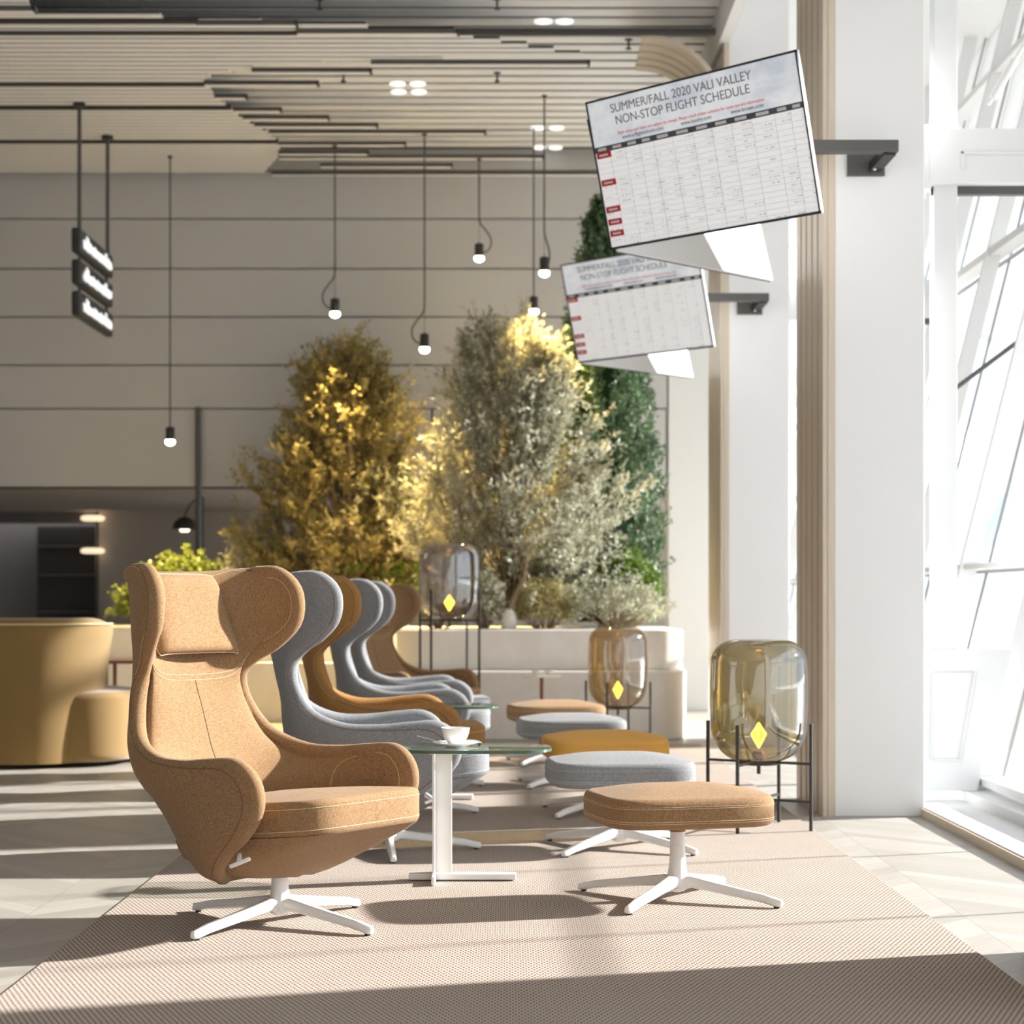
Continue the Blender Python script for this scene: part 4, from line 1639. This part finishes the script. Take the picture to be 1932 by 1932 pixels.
shrub('low_shrub', 'small white-leaved shrub beside the tall smoky lamp', (-.20, 14.6, .835), .16, .16, .40, M['silver_leaf'], 11, 120, .04, .02, spiky=.06)
shrub('low_shrub', 'low silvery shrub under the tall smoky lamp', (-.55, 14.6, .835), .22, .16, .16, M['silver_leaf'], 12, 100, .035, .018)

# ================================================================== VELVET TUB CHAIR
t = thing('tub_chair', 'olive velvet tub chair with high curved back at the left edge', 'armchair', (-3.05, 11.86, 0))


def arc_shell(a0, a1, z0, z1, r_b, r_t, th, name, mat, parent, rim=.03):
    rings = []
    n = 44
    for k in range(n + 1):
        a = a0 + (a1 - a0) * k / n
        e = min(1, min(k, n - k) / 5)
        zt_ = z1 - .05 * (1 - e) ** 2
        c, s = math.cos(a), math.sin(a)
        sec = []
        m = 10
        for j in range(m + 1):
            q = j / m
            r = r_b + (r_t - r_b) * q ** 1.6
            sec.append((r * c, r * s, z0 + (zt_ - z0) * q))
        rt = r_t
        for j in range(1, 6):
            w_ = PI * j / 6
            sec.append(((rt - th / 2 + th / 2 * math.cos(w_)) * c, (rt - th / 2 + th / 2 * math.cos(w_)) * s, zt_ + th * .45 * math.sin(w_)))
        for j in range(m, -1, -1):
            q = j / m
            r = r_b + (r_t - r_b) * q ** 1.6 - th
            sec.append((r * c, r * s, z0 + (zt_ - z0) * q))
        rings.append(sec)
    mb = MB().loft(rings)
    o = mb.build(name, mat, parent, angle=60)
    fix_normals(o)
    return o


sh = arc_shell(R(-235), R(-8), .03, .90, .455, .545, .075, 'backrest', M['velvet'], t)
sb = slab_obj('seat', M['velvet'], t, w=.92, d=.92, z0=.03, z1=.50, n=2.6, dome=.03, edge=.05, cx=.16)
sb.location = (.06, .12, 0)
pp = [((.548) * math.cos(a), (.548) * math.sin(a), .895) for a in np.linspace(R(-232), R(-11), 50)]
MB().tube(pp, .006, 6).build('piping', plain('pale_olive_piping', (.6, .5, .28), .8), t)

# wooden side chair mostly hidden behind the tan chair
t = thing('low_table', 'small brown wooden table half hidden behind the front tan chair', 'table', (-2.72, 13.6, 0))
MB().box(-.25, .30, -.2, .2, .585, .61).build('table_top', M['brown_wood'], t, False, .004)
for a, b in ((-.2, -.15), (-.2, .15), (.22, -.15), (.22, .15)):
    MB().tube([(a, b, 0), (a, b, .585)], .015, 8).build('leg', M['brown_wood'], t)

# arc lamp with black dome, its pole and the warm wall lights of the recess
t = thing('arc_lamp', 'black dome lamp hanging from a slim arc beside the grey pole', 'lamp', (-3.0, 18.2, 0))
dm = [(.12 * math.cos(a), .13 * math.sin(a)) for a in np.linspace(0, PI / 2 - .05, 10)]
MB().lathe(dm, 28, (-.18, 0, 1.74), close=False).build('dome', M['black'], t)
MB().lathe([(.04, 1.72), (.05, 1.74), (.03, 1.78)], 16, (-.18, 0, 0)).build('bulb', emis('warm_bulb', (1, .8, .55), 3), t)
MB().tube([(0, 0, 0), (0, 0, 2.06)], .010, 8).build('stand', M['black'], t)
MB().tube([(0, 0, 2.06), (-.06, 0, 2.05), (-.13, 0, 1.98), (-.17, 0, 1.9), (-.18, 0, 1.86)], .008, 8).build('arc', M['black'], t)
MB().lathe([(.12, 0), (.12, .02), (.02, .03)], 24).build('base', M['black'], t)
t = MB().tube([(-2.915, 17.42, 0), (-2.915, 17.42, 2.86)], .03, 14).build('service_pole', M['dark_steel'])
tag(t, 'grey vertical pipe in front of the panelled wall at left', 'pipe')
for z, lab in ((2.03, 'upper warm glowing round light in the dark recess'), (1.64, 'lower warm glowing round light in the dark recess')):
    t = thing('wall_lamp', lab, 'lamp', (-4.98, 22.2, z), 0, 'glowing lights in the recess')
    MB().lathe([(.11, -.03), (.14, -.015), (.14, .02), (.10, .035)], 28).build('shade', emis('warm_shade', (.95, .74, .50), .9), t)
    MB().obox((0, 0, .03), (0, .12, .03), .02, .02).build('arm', M['black'], t)
t = thing('shelf_unit', 'dark shelf unit inside the recess at far left', 'shelf', (-5.35, 22.62, 0))
MB().box(-.4, .36, 0, .25, 0, 1.95).build('carcass', M['dark'], t, False)
for z in (.9, 1.35, 1.7):
    MB().box(-.38, .34, -.02, .0, z, z + .02).build('shelf', M['charcoal'], t, False)
